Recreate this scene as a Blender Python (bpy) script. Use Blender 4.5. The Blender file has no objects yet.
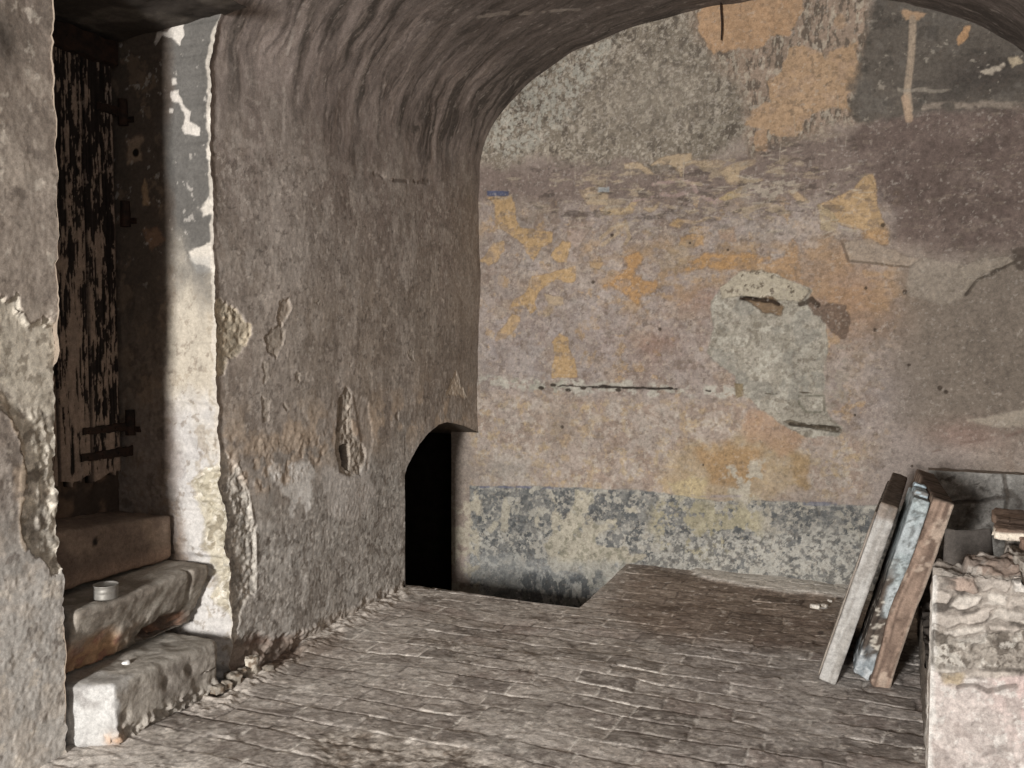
# An abandoned vaulted cellar room: frescoed end wall, plastered barrel vault,
# door recess with worn stone steps, stairwell in the corner, ruined masonry bench.
import bpy, bmesh, math, random
import numpy as np
from mathutils import Vector, Matrix, Euler

random.seed(7)
SC = bpy.context.scene
COL = SC.collection

# ----------------------------------------------------------------------------
# survey: camera of the photograph, used to measure points on the room's planes
# ----------------------------------------------------------------------------
FPX = 930.0
PITCH = math.radians(3.3)
YAW = math.radians(22.6)
EYE = 1.5
YB = 5.72            # end wall
XL = -2.625          # left wall
XR = 0.775           # right wall
XC, VA = -0.925, 1.70
ZS, VB = 2.55, 0.90  # springing of the vault, its rise


def ray(u, v):
    x = (u - 512) / FPX
    y = (384 - v) / FPX
    up = y * math.cos(PITCH) - math.sin(PITCH)
    fw = math.cos(PITCH) + y * math.sin(PITCH)
    return (x * math.cos(YAW) - fw * math.sin(YAW), fw * math.cos(YAW) + x * math.sin(YAW), up)


def onY(u, v, Y):
    d = ray(u, v); t = Y / d[1]
    return Vector((d[0] * t, Y, EYE + d[2] * t))


def onX(u, v, X):
    d = ray(u, v); t = X / d[0]
    return Vector((X, d[1] * t, EYE + d[2] * t))


def onZ(u, v, Z):
    d = ray(u, v); t = (Z - EYE) / d[2]
    return Vector((d[0] * t, d[1] * t, Z))


# ----------------------------------------------------------------------------
# numpy noise
# ----------------------------------------------------------------------------
def _h2(ix, iy, seed):
    n = (ix.astype(np.int64) * 374761393 + iy.astype(np.int64) * 668265263 + seed * 1274126177) & 0xFFFFFFFF
    n = ((n ^ (n >> 13)) * 1103515245) & 0xFFFFFFFF
    n = ((n ^ (n >> 16)) * 2246822519) & 0xFFFFFFFF
    return ((n ^ (n >> 15)) & 0xFFFFFF) / float(0xFFFFFF)


def vn(x, y, seed=0):
    ix = np.floor(x); iy = np.floor(y)
    fx = x - ix; fy = y - iy
    fx = fx * fx * fx * (fx * (fx * 6 - 15) + 10); fy = fy * fy * fy * (fy * (fy * 6 - 15) + 10)
    a = _h2(ix, iy, seed); b = _h2(ix + 1, iy, seed); c = _h2(ix, iy + 1, seed); d = _h2(ix + 1, iy + 1, seed)
    return (a + (b - a) * fx) * (1 - fy) + (c + (d - c) * fx) * fy


def fbm(x, y, octv=4, seed=0, gain=.5):
    """fractal value noise, about -1..1"""
    s = 0; a = 1.0; t = 0
    ca, sa = math.cos(.6), math.sin(.6)
    for k in range(octv):
        s = s + a * (vn(x, y, seed + k * 17) * 2 - 1); t += a
        x, y = (x * ca - y * sa) * 2.03 + 11.3, (x * sa + y * ca) * 2.03 + 5.7
        a *= gain
    return s / t * 1.7


def ridged(x, y, octv=4, seed=0):
    s = 0; a = 1.0; t = 0
    for k in range(octv):
        s = s + a * (1 - np.abs(vn(x, y, seed + k * 13) * 2 - 1)); t += a
        x = x * 2.1 + 3.1; y = y * 2.1 + 7.7; a *= .5
    return s / t


def sm(e0, e1, x):
    t = np.clip((x - e0) / (e1 - e0), 0, 1)
    return t * t * (3 - 2 * t)


def lin(c):
    c = np.array(c, dtype=float) / 255.0
    return np.where(c <= .04045, c / 12.92, ((c + .055) / 1.055) ** 2.4)


def sdpoly(a, b, pts):
    """signed distance to a polygon, positive inside"""
    n = len(pts)
    d = np.full(a.shape, 1e9); ins = np.zeros(a.shape, bool)
    for i in range(n):
        x0, y0 = pts[i]; x1, y1 = pts[(i + 1) % n]
        ex, ey = x1 - x0, y1 - y0
        wx, wy = a - x0, b - y0
        L = ex * ex + ey * ey + 1e-12
        t = np.clip((wx * ex + wy * ey) / L, 0, 1)
        d = np.minimum(d, (wx - ex * t) ** 2 + (wy - ey * t) ** 2)
        if abs(ey) > 1e-12:
            c = ((y0 <= b) != (y1 <= b)) & (a < x0 + ex * (b - y0) / ey)
            ins ^= c
    d = np.sqrt(d)
    return np.where(ins, d, -d)


def sdline(a, b, pts):
    d = np.full(a.shape, 1e9)
    for (x0, y0), (x1, y1) in zip(pts[:-1], pts[1:]):
        ex, ey = x1 - x0, y1 - y0
        wx, wy = a - x0, b - y0
        t = np.clip((wx * ex + wy * ey) / (ex * ex + ey * ey + 1e-12), 0, 1)
        d = np.minimum(d, (wx - ex * t) ** 2 + (wy - ey * t) ** 2)
    return np.sqrt(d)


class Paint:
    """Colour and relief of one plastered surface, laid out in the surface's own metres (a, b)."""

    def __init__(self, a, b, base, at, gain=1.0, seed=0):
        self.a, self.b, self.at, self.gain, self.seed = a, b, at, gain, seed
        self.c = np.empty(a.shape + (3,)); self.c[:] = lin(base)
        self.h = np.zeros(a.shape)
        self.k = 0
        self.desat = .2

    def pts(self, px):
        return [self.at(u, v) for u, v in px]

    def mix(self, m, col, alpha=1.0):
        m = np.clip(m * alpha, 0, 1)[..., None]
        self.c = self.c * (1 - m) + lin(col) * m

    def mul(self, f):
        self.c = self.c * f[..., None]

    def _sub(self, P, pad):
        xs = [p[0] for p in P]; ys = [p[1] for p in P]
        return np.where((self.a > min(xs) - pad) & (self.a < max(xs) + pad) & (self.b > min(ys) - pad) & (self.b < max(ys) + pad))

    def reg(self, px, soft=.01, warp=.03, freq=9, octv=6, thr=None, tf=40, ts=.15, bias=0.0):
        """mask 0..1 of a polygon with a ragged edge; thr breaks the inside into flakes"""
        self.k += 1
        P = self.pts(px)
        pad = soft + warp * 1.7 + .01
        idx = self._sub(P, pad)
        m = np.zeros(self.a.shape)
        a = self.a[idx]; b = self.b[idx]
        if a.size == 0:
            return m
        d = sdpoly(a, b, P) + bias
        if warp:
            d = d + warp * fbm(a * freq, b * freq, octv, self.seed + self.k * 7, .62)
        r = sm(-soft, soft, d)
        if thr is not None:
            r = r * sm(thr - ts, thr + ts, fbm(a * tf, b * tf, 4, self.seed + self.k * 7 + 3))
        m[idx] = r
        return m

    def line(self, px, w=.01, soft=.01, warp=.01, freq=12, brk=None):
        self.k += 1
        P = self.pts(px)
        idx = self._sub(P, w + soft + warp * 2 + .01)
        m = np.zeros(self.a.shape)
        a = self.a[idx]; b = self.b[idx]
        if a.size == 0:
            return m
        d = sdline(a, b + warp * fbm(a * freq, b * freq, 3, self.seed + self.k * 5), P)
        r = 1 - sm(w, w + soft, d)
        if brk is not None:
            r = r * sm(brk - .2, brk + .2, fbm(a * 14, b * 14, 3, self.seed + self.k * 5 + 1))
        m[idx] = r
        return m

    def blob(self, u, v, ru, rv, p=2.0):
        c = self.at(u, v); e = self.at(u + ru, v); g = self.at(u, v + rv)
        ra = abs(e[0] - c[0]) + 1e-4; rb = abs(g[1] - c[1]) + 1e-4
        return np.exp(-(((self.a - c[0]) / ra) ** 2 + ((self.b - c[1]) / rb) ** 2))

    def speck(self, mask, freq, thr, col, alpha=1.0, ts=.12, sx=1.0, sy=1.0):
        self.k += 1
        n = fbm(self.a * freq * sx, self.b * freq * sy, 5, self.seed + self.k * 7 + 900, .6)
        self.mix(mask * sm(thr - ts, thr + ts, n), col, alpha)

    def out(self):
        g = (self.c * np.array([.3, .55, .15])).sum(-1, keepdims=True)
        return np.clip((self.c * (1 - self.desat) + g * self.desat) * self.gain, .002, .85)


# ----------------------------------------------------------------------------
# materials
# ----------------------------------------------------------------------------
def nodes_of(name):
    m = bpy.data.materials.new(name); m.use_nodes = True
    nt = m.node_tree
    return m, nt, nt.nodes['Principled BSDF']


def N(nt, typ, **kw):
    n = nt.nodes.new(typ)
    for k, v in kw.items():
        if k.startswith('i_'):
            n.inputs[k[2:].replace('_', ' ')].default_value = v
        else:
            setattr(n, k, v)
    return n


def plaster_mat(name, f1=70, f2=260, mott=.22, bump=.35, dist=.004, rough=.93, stretch=(1, 1, 1), pores=.0):
    """reads the surface's own colour layer and adds fine grain, pores and tooth"""
    m, nt, bs = nodes_of(name)
    L = nt.links
    at = N(nt, 'ShaderNodeAttribute', attribute_name='Col')
    tc = N(nt, 'ShaderNodeTexCoord')
    mp = N(nt, 'ShaderNodeMapping'); mp.inputs['Scale'].default_value = stretch
    L.new(tc.outputs['Object'], mp.inputs['Vector'])
    n1 = N(nt, 'ShaderNodeTexNoise', i_Scale=f1, i_Detail=6, i_Roughness=.65)
    n2 = N(nt, 'ShaderNodeTexNoise', i_Scale=f2, i_Detail=3, i_Roughness=.6)
    for n in (n1, n2):
        L.new(mp.outputs['Vector'], n.inputs['Vector'])
    r = N(nt, 'ShaderNodeMapRange'); r.inputs[1].default_value = .28; r.inputs[2].default_value = .72
    r.inputs[3].default_value = 1 - mott * 1.5; r.inputs[4].default_value = 1 + mott * 1.5
    L.new(n1.outputs['Fac'], r.inputs[0])
    r2 = N(nt, 'ShaderNodeMapRange'); r2.inputs[1].default_value = .3; r2.inputs[2].default_value = .7
    r2.inputs[3].default_value = 1 - mott * .8; r2.inputs[4].default_value = 1 + mott * .8
    L.new(n2.outputs['Fac'], r2.inputs[0])
    mu = N(nt, 'ShaderNodeMath', operation='MULTIPLY')
    L.new(r.outputs[0], mu.inputs[0]); L.new(r2.outputs[0], mu.inputs[1])
    mx = N(nt, 'ShaderNodeMix', data_type='RGBA', blend_type='MULTIPLY'); mx.inputs[0].default_value = 1
    L.new(at.outputs['Color'], mx.inputs[6]); L.new(mu.outputs[0], mx.inputs[7])
    L.new(mx.outputs[2], bs.inputs['Base Color'])
    bs.inputs['Roughness'].default_value = rough
    bs.inputs['Specular IOR Level'].default_value = .18
    ad = N(nt, 'ShaderNodeMath', operation='MULTIPLY_ADD'); ad.inputs[1].default_value = .4
    L.new(n2.outputs['Fac'], ad.inputs[0]); L.new(n1.outputs['Fac'], ad.inputs[2])
    last = ad.outputs[0]
    if pores:
        vo = N(nt, 'ShaderNodeTexVoronoi', i_Scale=f1 * .9)
        L.new(mp.outputs['Vector'], vo.inputs['Vector'])
        pr = N(nt, 'ShaderNodeMapRange'); pr.inputs[1].default_value = 0; pr.inputs[2].default_value = .3
        pr.inputs[3].default_value = -pores; pr.inputs[4].default_value = 0
        L.new(vo.outputs['Distance'], pr.inputs[0])
        a2 = N(nt, 'ShaderNodeMath', operation='ADD')
        L.new(last, a2.inputs[0]); L.new(pr.outputs[0], a2.inputs[1]); last = a2.outputs[0]
    bp = N(nt, 'ShaderNodeBump'); bp.inputs['Strength'].default_value = bump; bp.inputs['Distance'].default_value = dist
    L.new(last, bp.inputs['Height']); L.new(bp.outputs[0], bs.inputs['Normal'])
    return m


def plain_mat(name, c1, c2, scale=20, stretch=(1, 1, 1), lo=.35, hi=.65, rough=.85, metal=0, bump=.3, dist=.003, detail=6, spec=.2, c3=None, s3=6, lo3=.55, hi3=.62):
    """two tones mixed by noise, and a third in blotches"""
    m, nt, bs = nodes_of(name)
    L = nt.links
    tc = N(nt, 'ShaderNodeTexCoord'); mp = N(nt, 'ShaderNodeMapping'); mp.inputs['Scale'].default_value = stretch
    L.new(tc.outputs['Object'], mp.inputs['Vector'])
    n1 = N(nt, 'ShaderNodeTexNoise', i_Scale=scale, i_Detail=detail, i_Roughness=.65)
    L.new(mp.outputs['Vector'], n1.inputs['Vector'])
    r = N(nt, 'ShaderNodeMapRange'); r.inputs[1].default_value = lo; r.inputs[2].default_value = hi
    L.new(n1.outputs['Fac'], r.inputs[0])
    mx = N(nt, 'ShaderNodeMix', data_type='RGBA')
    mx.inputs[6].default_value = (*lin(c1), 1); mx.inputs[7].default_value = (*lin(c2), 1)
    L.new(r.outputs[0], mx.inputs[0]); out = mx.outputs[2]
    if c3 is not None:
        n3 = N(nt, 'ShaderNodeTexNoise', i_Scale=s3, i_Detail=8, i_Roughness=.7)
        L.new(mp.outputs['Vector'], n3.inputs['Vector'])
        r3 = N(nt, 'ShaderNodeMapRange'); r3.inputs[1].default_value = lo3; r3.inputs[2].default_value = hi3
        L.new(n3.outputs['Fac'], r3.inputs[0])
        m3 = N(nt, 'ShaderNodeMix', data_type='RGBA'); m3.inputs[7].default_value = (*lin(c3), 1)
        L.new(r3.outputs[0], m3.inputs[0]); L.new(out, m3.inputs[6]); out = m3.outputs[2]
    L.new(out, bs.inputs['Base Color'])
    bs.inputs['Roughness'].default_value = rough; bs.inputs['Metallic'].default_value = metal
    bs.inputs['Specular IOR Level'].default_value = spec
    bp = N(nt, 'ShaderNodeBump'); bp.inputs['Strength'].default_value = bump; bp.inputs['Distance'].default_value = dist
    L.new(n1.outputs['Fac'], bp.inputs['Height']); L.new(bp.outputs[0], bs.inputs['Normal'])
    return m


M_END = plaster_mat('frescoed_plaster', 48, 190, .19, .35, .004, pores=.4)
M_LEFT = plaster_mat('grey_brown_plaster', 50, 190, .21, .28, .003)
M_VAULT = plaster_mat('sooty_vault_plaster', 40, 160, .15, .25, .003)
M_JAMB = plaster_mat('limewashed_plaster', 60, 220, .14, .4, .004)
M_FLOOR = plaster_mat('worn_brick_paving', 50, 190, .24, .55, .005)
M_STONE = plaster_mat('worn_stone', 60, 210, .18, .6, .005)
M_RUBBLE = plaster_mat('broken_masonry', 60, 220, .2, .7, .006)
M_WOOD = plaster_mat('weathered_wood', 40, 170, .2, .6, .004)
M_ROOM = plain_mat('plain_old_plaster', (128, 120, 112), (104, 97, 90), 3, bump=.2)
M_DARK = plain_mat('dark_earth', (60, 52, 46), (40, 35, 30), 9)
M_IRON = plain_mat('rusted_iron', (34, 29, 26), (58, 42, 34), 30, rough=.8, metal=.3)


# ----------------------------------------------------------------------------
# object helpers
# ----------------------------------------------------------------------------
def link(name, me, mat, parent=None):
    o = bpy.data.objects.new(name, me)
    COL.objects.link(o)
    if mat is not None:
        me.materials.append(mat)
    if parent is not None:
        o.parent = parent
    return o


def mesh_np(name, verts, quads, col=None, smooth=True):
    me = bpy.data.meshes.new(name)
    nv, nf = len(verts), len(quads)
    me.vertices.add(nv); me.vertices.foreach_set('co', np.asarray(verts, np.float32).ravel())
    me.loops.add(nf * 4); me.loops.foreach_set('vertex_index', np.asarray(quads, np.int32).ravel())
    me.polygons.add(nf); me.polygons.foreach_set('loop_start', np.arange(0, nf * 4, 4, dtype=np.int32))
    me.polygons.foreach_set('use_smooth', np.full(nf, smooth))
    me.update(calc_edges=True); me.validate()
    if col is not None:
        at = me.attributes.new('Col', 'FLOAT_COLOR', 'POINT')
        c4 = np.ones((nv, 4), np.float32); c4[:, :3] = col.reshape(-1, 3)
        at.data.foreach_set('color', c4.ravel())
    return me


def grid_faces(nr, nc, flip=False):
    i = np.arange(nr * nc).reshape(nr, nc)
    f = np.stack([i[:-1, :-1], i[:-1, 1:], i[1:, 1:], i[1:, :-1]], -1).reshape(-1, 4)
    return f[:, ::-1] if flip else f


def compact(verts, quads, col):
    used = np.zeros(len(verts), bool); used[quads.ravel()] = True
    mp = np.cumsum(used) - 1
    return verts[used], mp[quads], (col.reshape(-1, 3)[used] if col is not None else None)


def grid_obj(name, V, mat, col=None, keep=None, flip=False, parent=None, smooth=True):
    nr, nc = V.shape[:2]
    f = grid_faces(nr, nc, flip)
    v = V.reshape(-1, 3); c = None if col is None else col.reshape(-1, 3)
    if keep is not None:
        k = keep.ravel()
        f = f[k]
        v, f, c = compact(v, f, c)
    return link(name, mesh_np(name, v, f, c, smooth), mat, parent)


def struct(o):
    o['kind'] = 'structure'
    return o


def thing(o, label, cat, group=None):
    o['label'] = label; o['category'] = cat
    if group:
        o['group'] = group
    return o


def empty(name, loc, rot=(0, 0, 0)):
    o = bpy.data.objects.new(name, None); COL.objects.link(o)
    o.location = loc; o.rotation_euler = rot; o.empty_display_size = .1
    return o


def box_lattice(dx, dy, dz, step):
    """closed box surface as welded quads: vertices (n,3) in -0.5..0.5 boxes scaled, faces"""
    n = [max(2, int(round(d / step))) for d in (dx, dy, dz)]
    vs = {}; V = []; F = []

    def vid(i, j, k):
        key = (i, j, k)
        if key not in vs:
            vs[key] = len(V); V.append(((i / n[0] - .5) * dx, (j / n[1] - .5) * dy, (k / n[2] - .5) * dz))
        return vs[key]
    for i in range(n[0]):
        for j in range(n[1]):
            F.append((vid(i, j, 0), vid(i, j + 1, 0), vid(i + 1, j + 1, 0), vid(i + 1, j, 0)))
            F.append((vid(i, j, n[2]), vid(i + 1, j, n[2]), vid(i + 1, j + 1, n[2]), vid(i, j + 1, n[2])))
    for i in range(n[0]):
        for k in range(n[2]):
            F.append((vid(i, 0, k), vid(i + 1, 0, k), vid(i + 1, 0, k + 1), vid(i, 0, k + 1)))
            F.append((vid(i, n[1], k), vid(i, n[1], k + 1), vid(i + 1, n[1], k + 1), vid(i + 1, n[1], k)))
    for j in range(n[1]):
        for k in range(n[2]):
            F.append((vid(0, j, k), vid(0, j, k + 1), vid(0, j + 1, k + 1), vid(0, j + 1, k)))
            F.append((vid(n[0], j, k), vid(n[0], j + 1, k), vid(n[0], j + 1, k + 1), vid(n[0], j, k + 1)))
    return np.array(V), np.array(F)


def _h3(ix, iy, iz, seed):
    return _h2(ix + iz * 57, iy - iz * 131, seed + 3)


def vn3(x, y, z, seed=0):
    iz = np.floor(z); f = z - iz; f = f * f * f * (f * (f * 6 - 15) + 10)
    ix = np.floor(x); iy = np.floor(y); fx = x - ix; fy = y - iy
    fx = fx * fx * fx * (fx * (fx * 6 - 15) + 10); fy = fy * fy * fy * (fy * (fy * 6 - 15) + 10)
    r = []
    for d in (0, 1):
        a = _h3(ix, iy, iz + d, seed); b = _h3(ix + 1, iy, iz + d, seed); c = _h3(ix, iy + 1, iz + d, seed); e = _h3(ix + 1, iy + 1, iz + d, seed)
        r.append((a + (b - a) * fx) * (1 - fy) + (c + (e - c) * fx) * fy)
    return r[0] * (1 - f) + r[1] * f


def n3(p, f, octv=4, seed=0):
    """fractal noise in space, about -1..1"""
    x, y, z = p[:, 0] * f, p[:, 1] * f, p[:, 2] * f
    s = 0; a = 1.0; t = 0
    for k in range(octv):
        s = s + a * (vn3(x, y, z, seed + k * 17) * 2 - 1); t += a
        x, y, z = x * 2.03 * .8 - y * 2.03 * .6 + 7.3, x * 2.03 * .6 + y * 2.03 * .8 + 3.1, z * 2.03 + 5.9
        a *= .55
    return s / t * 1.8


def rounded(V, dims, r):
    h = np.array(dims) / 2
    inner = np.clip(V, -(h - r), h - r)
    d = V - inner
    L = np.linalg.norm(d, axis=1, keepdims=True)
    nrm = np.where(L > 1e-9, d / np.maximum(L, 1e-9), 0)
    return np.where(L > 1e-9, inner + nrm * r, V), nrm


def stone(name, dims, loc, rot=(0, 0, 0), r=.02, step=.012, amp=.006, f=14, seed=0, paint=None, mat=None, shape=None, parent=None):
    V, F = box_lattice(*dims, step)
    V0 = V.copy()
    V, nrm = rounded(V, dims, r)
    V = V + nrm * (n3(V0 + seed * 3.1, f, 4, seed) * amp)[:, None]
    if shape is not None:
        V = shape(V, V0)
    c = paint(V, V0) if paint is not None else None
    o = link(name, mesh_np(name, V, F, c), mat or M_STONE, parent)
    o.location = loc; o.rotation_euler = rot
    return o


def tint(base, var, spots=None, seed=0, f=9, gain=1.0):
    """colour layer for a stone: base mixed to var by noise, then noise spots (col, freq, thr)"""
    def fn(V, V0):
        n = sm(-.6, .6, n3(V0 + 5.3, f, 5, seed))[:, None]
        c = lin(base) * (1 - n) + lin(var) * n
        for k, (col, fr, th) in enumerate(spots or []):
            m = sm(th - .12, th + .12, n3(V0 + 1.7, fr, 4, seed + 31 * (k + 1)))[:, None]
            c = c * (1 - m) + lin(col) * m
        return np.clip(c * gain, .002, .85)
    return fn


# albedo gain over the photograph's tones, per surface
G_END, G_LEFT, G_VAULT, G_FLOOR, G_JAMB, G_STONE, G_RUB = .93, 2.6, 2.6, 2.75, 1.02, 1.7, .87


# ----------------------------------------------------------------------------
# end wall
# ----------------------------------------------------------------------------
def build_end_wall():
    st = .005
    xs = np.arange(-2.835, .80 + st, st); zs = np.arange(-.62, 3.50 + st, st)
    a, b = np.meshgrid(xs, zs)

    def at(u, v):
        p = onY(u, v, YB); return (p.x, p.z)
    p = Paint(a, b, (150, 136, 124), at, G_END, 100)
    A = np.ones(a.shape); p.desat = .1
    lo = fbm(a * 1.6, b * 1.6, 4, 1); mid = fbm(a * 5, b * 5, 5, 2)
    p.mix(sm(-.2, .7, lo), (158, 145, 137), .7)
    p.mix(sm(.0, .7, mid), (140, 122, 108), .5)
    # cool lavender bloom at lower left, pinkish mid field
    p.mix(p.blob(535, 345, 90, 55), (152, 143, 141), .8)
    p.mix(p.blob(660, 330, 90, 60), (153, 133, 124), .7)
    p.mix(p.blob(600, 235, 90, 40), (136, 122, 112), .6)
    # smooth grey-brown right field
    p.mix(p.reg([(870, 300), (910, 270), (1024, 240), (1100, 240), (1100, 450), (900, 430), (850, 400)], .09, .07, 3), (126, 114, 102), .95)
    p.mix(p.blob(1000, 370, 60, 60), (112, 101, 90), .6)
    p.mix(p.blob(870, 400, 40, 45), (142, 130, 124), .7)
    # purple-brown band
    band = p.reg([(470, 160), (600, 160), (720, 155), (860, 128), (1024, 100), (1100, 95), (1100, 255), (1024, 250), (900, 258), (860, 205), (740, 228), (620, 232), (560, 214), (470, 210)], .07, .07, 4)
    p.mix(band, (116, 101, 93), .9)
    p.mix(p.reg([(850, 118), (1100, 92), (1100, 235), (960, 245), (890, 240), (868, 180)], .05, .05, 4), (104, 89, 82), .9)
    p.mix(p.blob(960, 185, 60, 28), (96, 82, 75), .7)
    p.speck(p.reg([(850, 118), (1100, 92), (1100, 235), (960, 245), (890, 240), (868, 180)], .05, .05, 4), 8, .25, (90, 77, 71), .6); p.speck(p.reg([(850, 118), (1100, 92), (1100, 235), (960, 245), (890, 240), (868, 180)], .05, .05, 4), 12, .35, (120, 105, 97), .5)
    # top left: gritty grey green
    tl = p.reg([(470, 165), (485, 120), (520, 60), (620, 10), (720, -20), (748, 60), (745, 128), (700, 160), (600, 163), (520, 160)], .05, .06, 5)
    p.mix(tl, (118, 108, 94), .95)
    p.speck(tl, 34, .38, (162, 152, 136), .75)
    p.speck(tl, 28, .3, (84, 75, 66), .8, sx=1.1, sy=.8); p.speck(tl, 60, .4, (170, 160, 146), .6)
    p.mix(p.blob(650, 100, 70, 45), (140, 130, 116), .5)
    lf = p.reg([(478, 150), (500, 105), (560, 58), (610, 40), (570, 120), (520, 158)], .05, .05, 5)
    p.speck(lf, 42, .1, (158, 154, 142), .8)
    # top centre: pale ochre/pink, worn in vertical streaks
    tc_ = p.reg([(695, 40), (700, -20), (880, -20), (866, 60), (866, 120), (820, 135), (755, 150), (740, 90)], .05, .05, 5)
    p.mix(tc_, (146, 126, 108), .9)
    p.speck(tc_, 26, .15, (92, 82, 72), .8, sx=1.6, sy=.6)
    p.speck(tc_, 36, .3, (172, 160, 142), .7, sx=1.4, sy=.7)
    o1 = p.reg([(696, 17.6), (720, -14), (799, -20), (801, 12), (788, 33), (768, 39), (760, 49), (731, 49), (719, 51), (713, 58.6), (709.5, 47), (698, 29)], .008, .02, 14)
    p.mix(o1, (172, 138, 104), .92); p.speck(o1, 22, .3, (160, 132, 104), .6)
    o2 = p.reg([(793.5, 47), (807, 45), (825, 56.6), (842, 47), (856, 45), (858, 58.6), (864, 76), (860, 88), (848, 94), (852, 111), (830.6, 109), (811, 117), (799, 133), (784, 135), (766, 129), (745, 125), (754.5, 109), (768, 101.6), (768, 82), (784, 66), (788, 56.6)], .008, .022, 14)
    p.mix(o2, (172, 142, 110), .92)
    p.speck(o2, 30, .55, (122, 103, 84), .6); p.speck(o2, 18, .3, (164, 138, 114), .6)
    p.mix(p.reg([(756, 131), (768, 129), (766, 152), (754, 152)], .006, .014, 14), (166, 136, 106), .8)
    p.mix(p.reg([(834, 22), (842, 14), (848, 24), (840, 30)], .006, .012, 16), (160, 134, 108), .8)
    p.mix(p.reg([(862, 100), (872, 94), (874, 106), (866, 112)], .006, .01, 16), (158, 142, 124), .8)
    # top right: near black grime
    tr = p.reg([(870, -20), (1100, -20), (1100, 103), (1024, 106), (940, 112), (860, 120), (852, 90), (866, 40)], .03, .05, 5)
    p.mix(tr, (93, 86, 78), .95)
    p.mix(p.blob(985, 75, 45, 22), (66, 60, 56), .8)
    p.speck(tr, 30, .78, (150, 141, 128), .7); p.speck(tr, 9, .3, (104, 98, 91), .5); p.speck(tr, 14, .4, (70, 65, 60), .5)
    p.mix(p.reg([(902, 10), (926, 14), (918, 22), (905, 20)], .008, .012, 20), (172, 142, 112))
    p.mix(p.line([(913, 20), (911, 60), (907, 90), (910, 115)], .012, .012, .012, brk=-.4), (160, 142, 122), .9)
    p.mix(p.line([(905, 97), (909, 118)], .015, .01, .01), (165, 140, 116), .8)
    p.mix(p.reg([(956, 44), (964, 28), (970, 26), (966, 38), (958, 48)], .006, .01, 20), (176, 138, 100))
    p.mix(p.reg([(978, 72), (992, 66), (1004, 64), (1000, 72), (984, 77)], .006, .012, 20), (168, 156, 140))
    p.mix(p.reg([(1008, 58), (1018, 55), (1024, 62), (1012, 68)], .006, .012, 20), (168, 152, 128))
    p.mix(p.line([(925, 107), (960, 106), (1024, 104)], .006, .02, .012, brk=-.2), (150, 136, 122), .7)
    p.mix(p.line([(880, 88), (905, 92), (950, 90)], .004, .01, .01, brk=-.1), (150, 140, 126), .6)
    mid_zone = p.reg([(480, 205), (880, 200), (900, 300), (880, 470), (480, 470)], .1, .05, 4)
    for k, (fr, th, col, al) in enumerate([(3.2, .15, (162, 152, 146), .5), (4.1, .2, (138, 119, 107), .5), (5.3, .25, (164, 142, 116), .45), (7.5, .2, (146, 136, 128), .5), (11, .3, (132, 114, 102), .5), (17, .3, (166, 154, 142), .45), (24, .35, (124, 108, 96), .5)]):
        p.mix(mid_zone * sm(th - .1, th + .2, fbm(a * fr, b * fr * 1.15, 6, 1600 + k, .6)), col, al * .85)
    p.speck(mid_zone, 11, .62, (170, 140, 98), .55)
    p.speck(mid_zone, 20, .55, (172, 158, 146), .5, .08); p.speck(mid_zone, 15, .45, (124, 108, 97), .45, .08); p.speck(mid_zone, 9, .35, (163, 150, 142), .5, .1)
    p.speck(mid_zone, 26, .7, (112, 97, 86), .6, .05); p.speck(mid_zone, 34, .66, (176, 160, 142), .5, .05)
    # ochre underlayer showing through
    OC = (174, 144, 102)

    hz = p.reg([(590, 245), (650, 238), (720, 235), (800, 250), (880, 238), (895, 300), (845, 335), (805, 290), (740, 275), (700, 300), (640, 310), (600, 300)], .06, .07, 5)
    p.mix(hz * sm(-.3, .4, fbm(a * 9, b * 14, 6, 1490, .6)), (164, 136, 102), .7)

    def och(px, a_=.9, w=.022, s=.006, col=OC, fr=12):
        m = p.reg(px, s, w * .85, fr * 2.2, bias=.006)
        m = m * (1 - .4 * sm(.1, .55, fbm(a * 20, b * 26, 5, 1500 + p.k, .62)))
        p.mix(m, col, a_); p.h = p.h - m * .0012
        rim = np.clip(m * (1 - m) * 4, 0, 1); p.mix(rim, (120, 102, 86), .35)
        return m
    PALE = (170, 149, 120)
    och([(488, 198), (510, 196.5), (515, 207), (515.3, 220), (519.4, 228.6), (532, 230.4), (552, 233), (551, 241), (541.6, 247), (533.4, 261), (527.6, 251.5), (523, 243), (511, 234), (497, 227), (495.3, 203)], .95, .009)
    och([(481, 261), (493.6, 243.3), (503, 242), (504, 250), (496, 261), (489, 264)], .8, .01)
    och([(552, 255), (563, 241), (570, 243), (566, 261), (558, 262)], .95, .009)
    och([(568.6, 228), (577, 223), (593, 223), (585, 236), (577, 245.6), (567.4, 238.6)], .8, .01, col=(160, 141, 128))
    och([(580, 190.5), (600, 186), (606, 188), (607, 204), (588, 203)], .85, .009, col=PALE)
    och([(532.5, 276.4), (549, 274.6), (574.4, 267.3), (575.3, 280), (570.7, 282), (556, 278), (545, 285.5), (538, 293), (534.3, 302), (536, 309), (530.6, 313), (527, 303.7), (510.6, 307.4), (514, 300), (525, 294.6), (528.8, 287.3), (530.6, 280)], .95, .008)
    och([(545, 294.6), (561.6, 298), (563.4, 303.7), (554.3, 305.5), (549, 314.6), (543.4, 316.5), (549, 303.7)], .8, .007, col=PALE)
    och([(496, 340), (498, 333), (505, 325.6), (512.4, 314.6), (519.7, 318), (516, 327.4), (510.6, 333), (503.3, 338)], .8, .008)
    och([(552.5, 342), (560, 333.8), (567, 338), (568, 347), (574.4, 360), (576, 376.6), (552.5, 377.5), (552.5, 364), (556, 354.7)], .95, .008)
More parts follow.
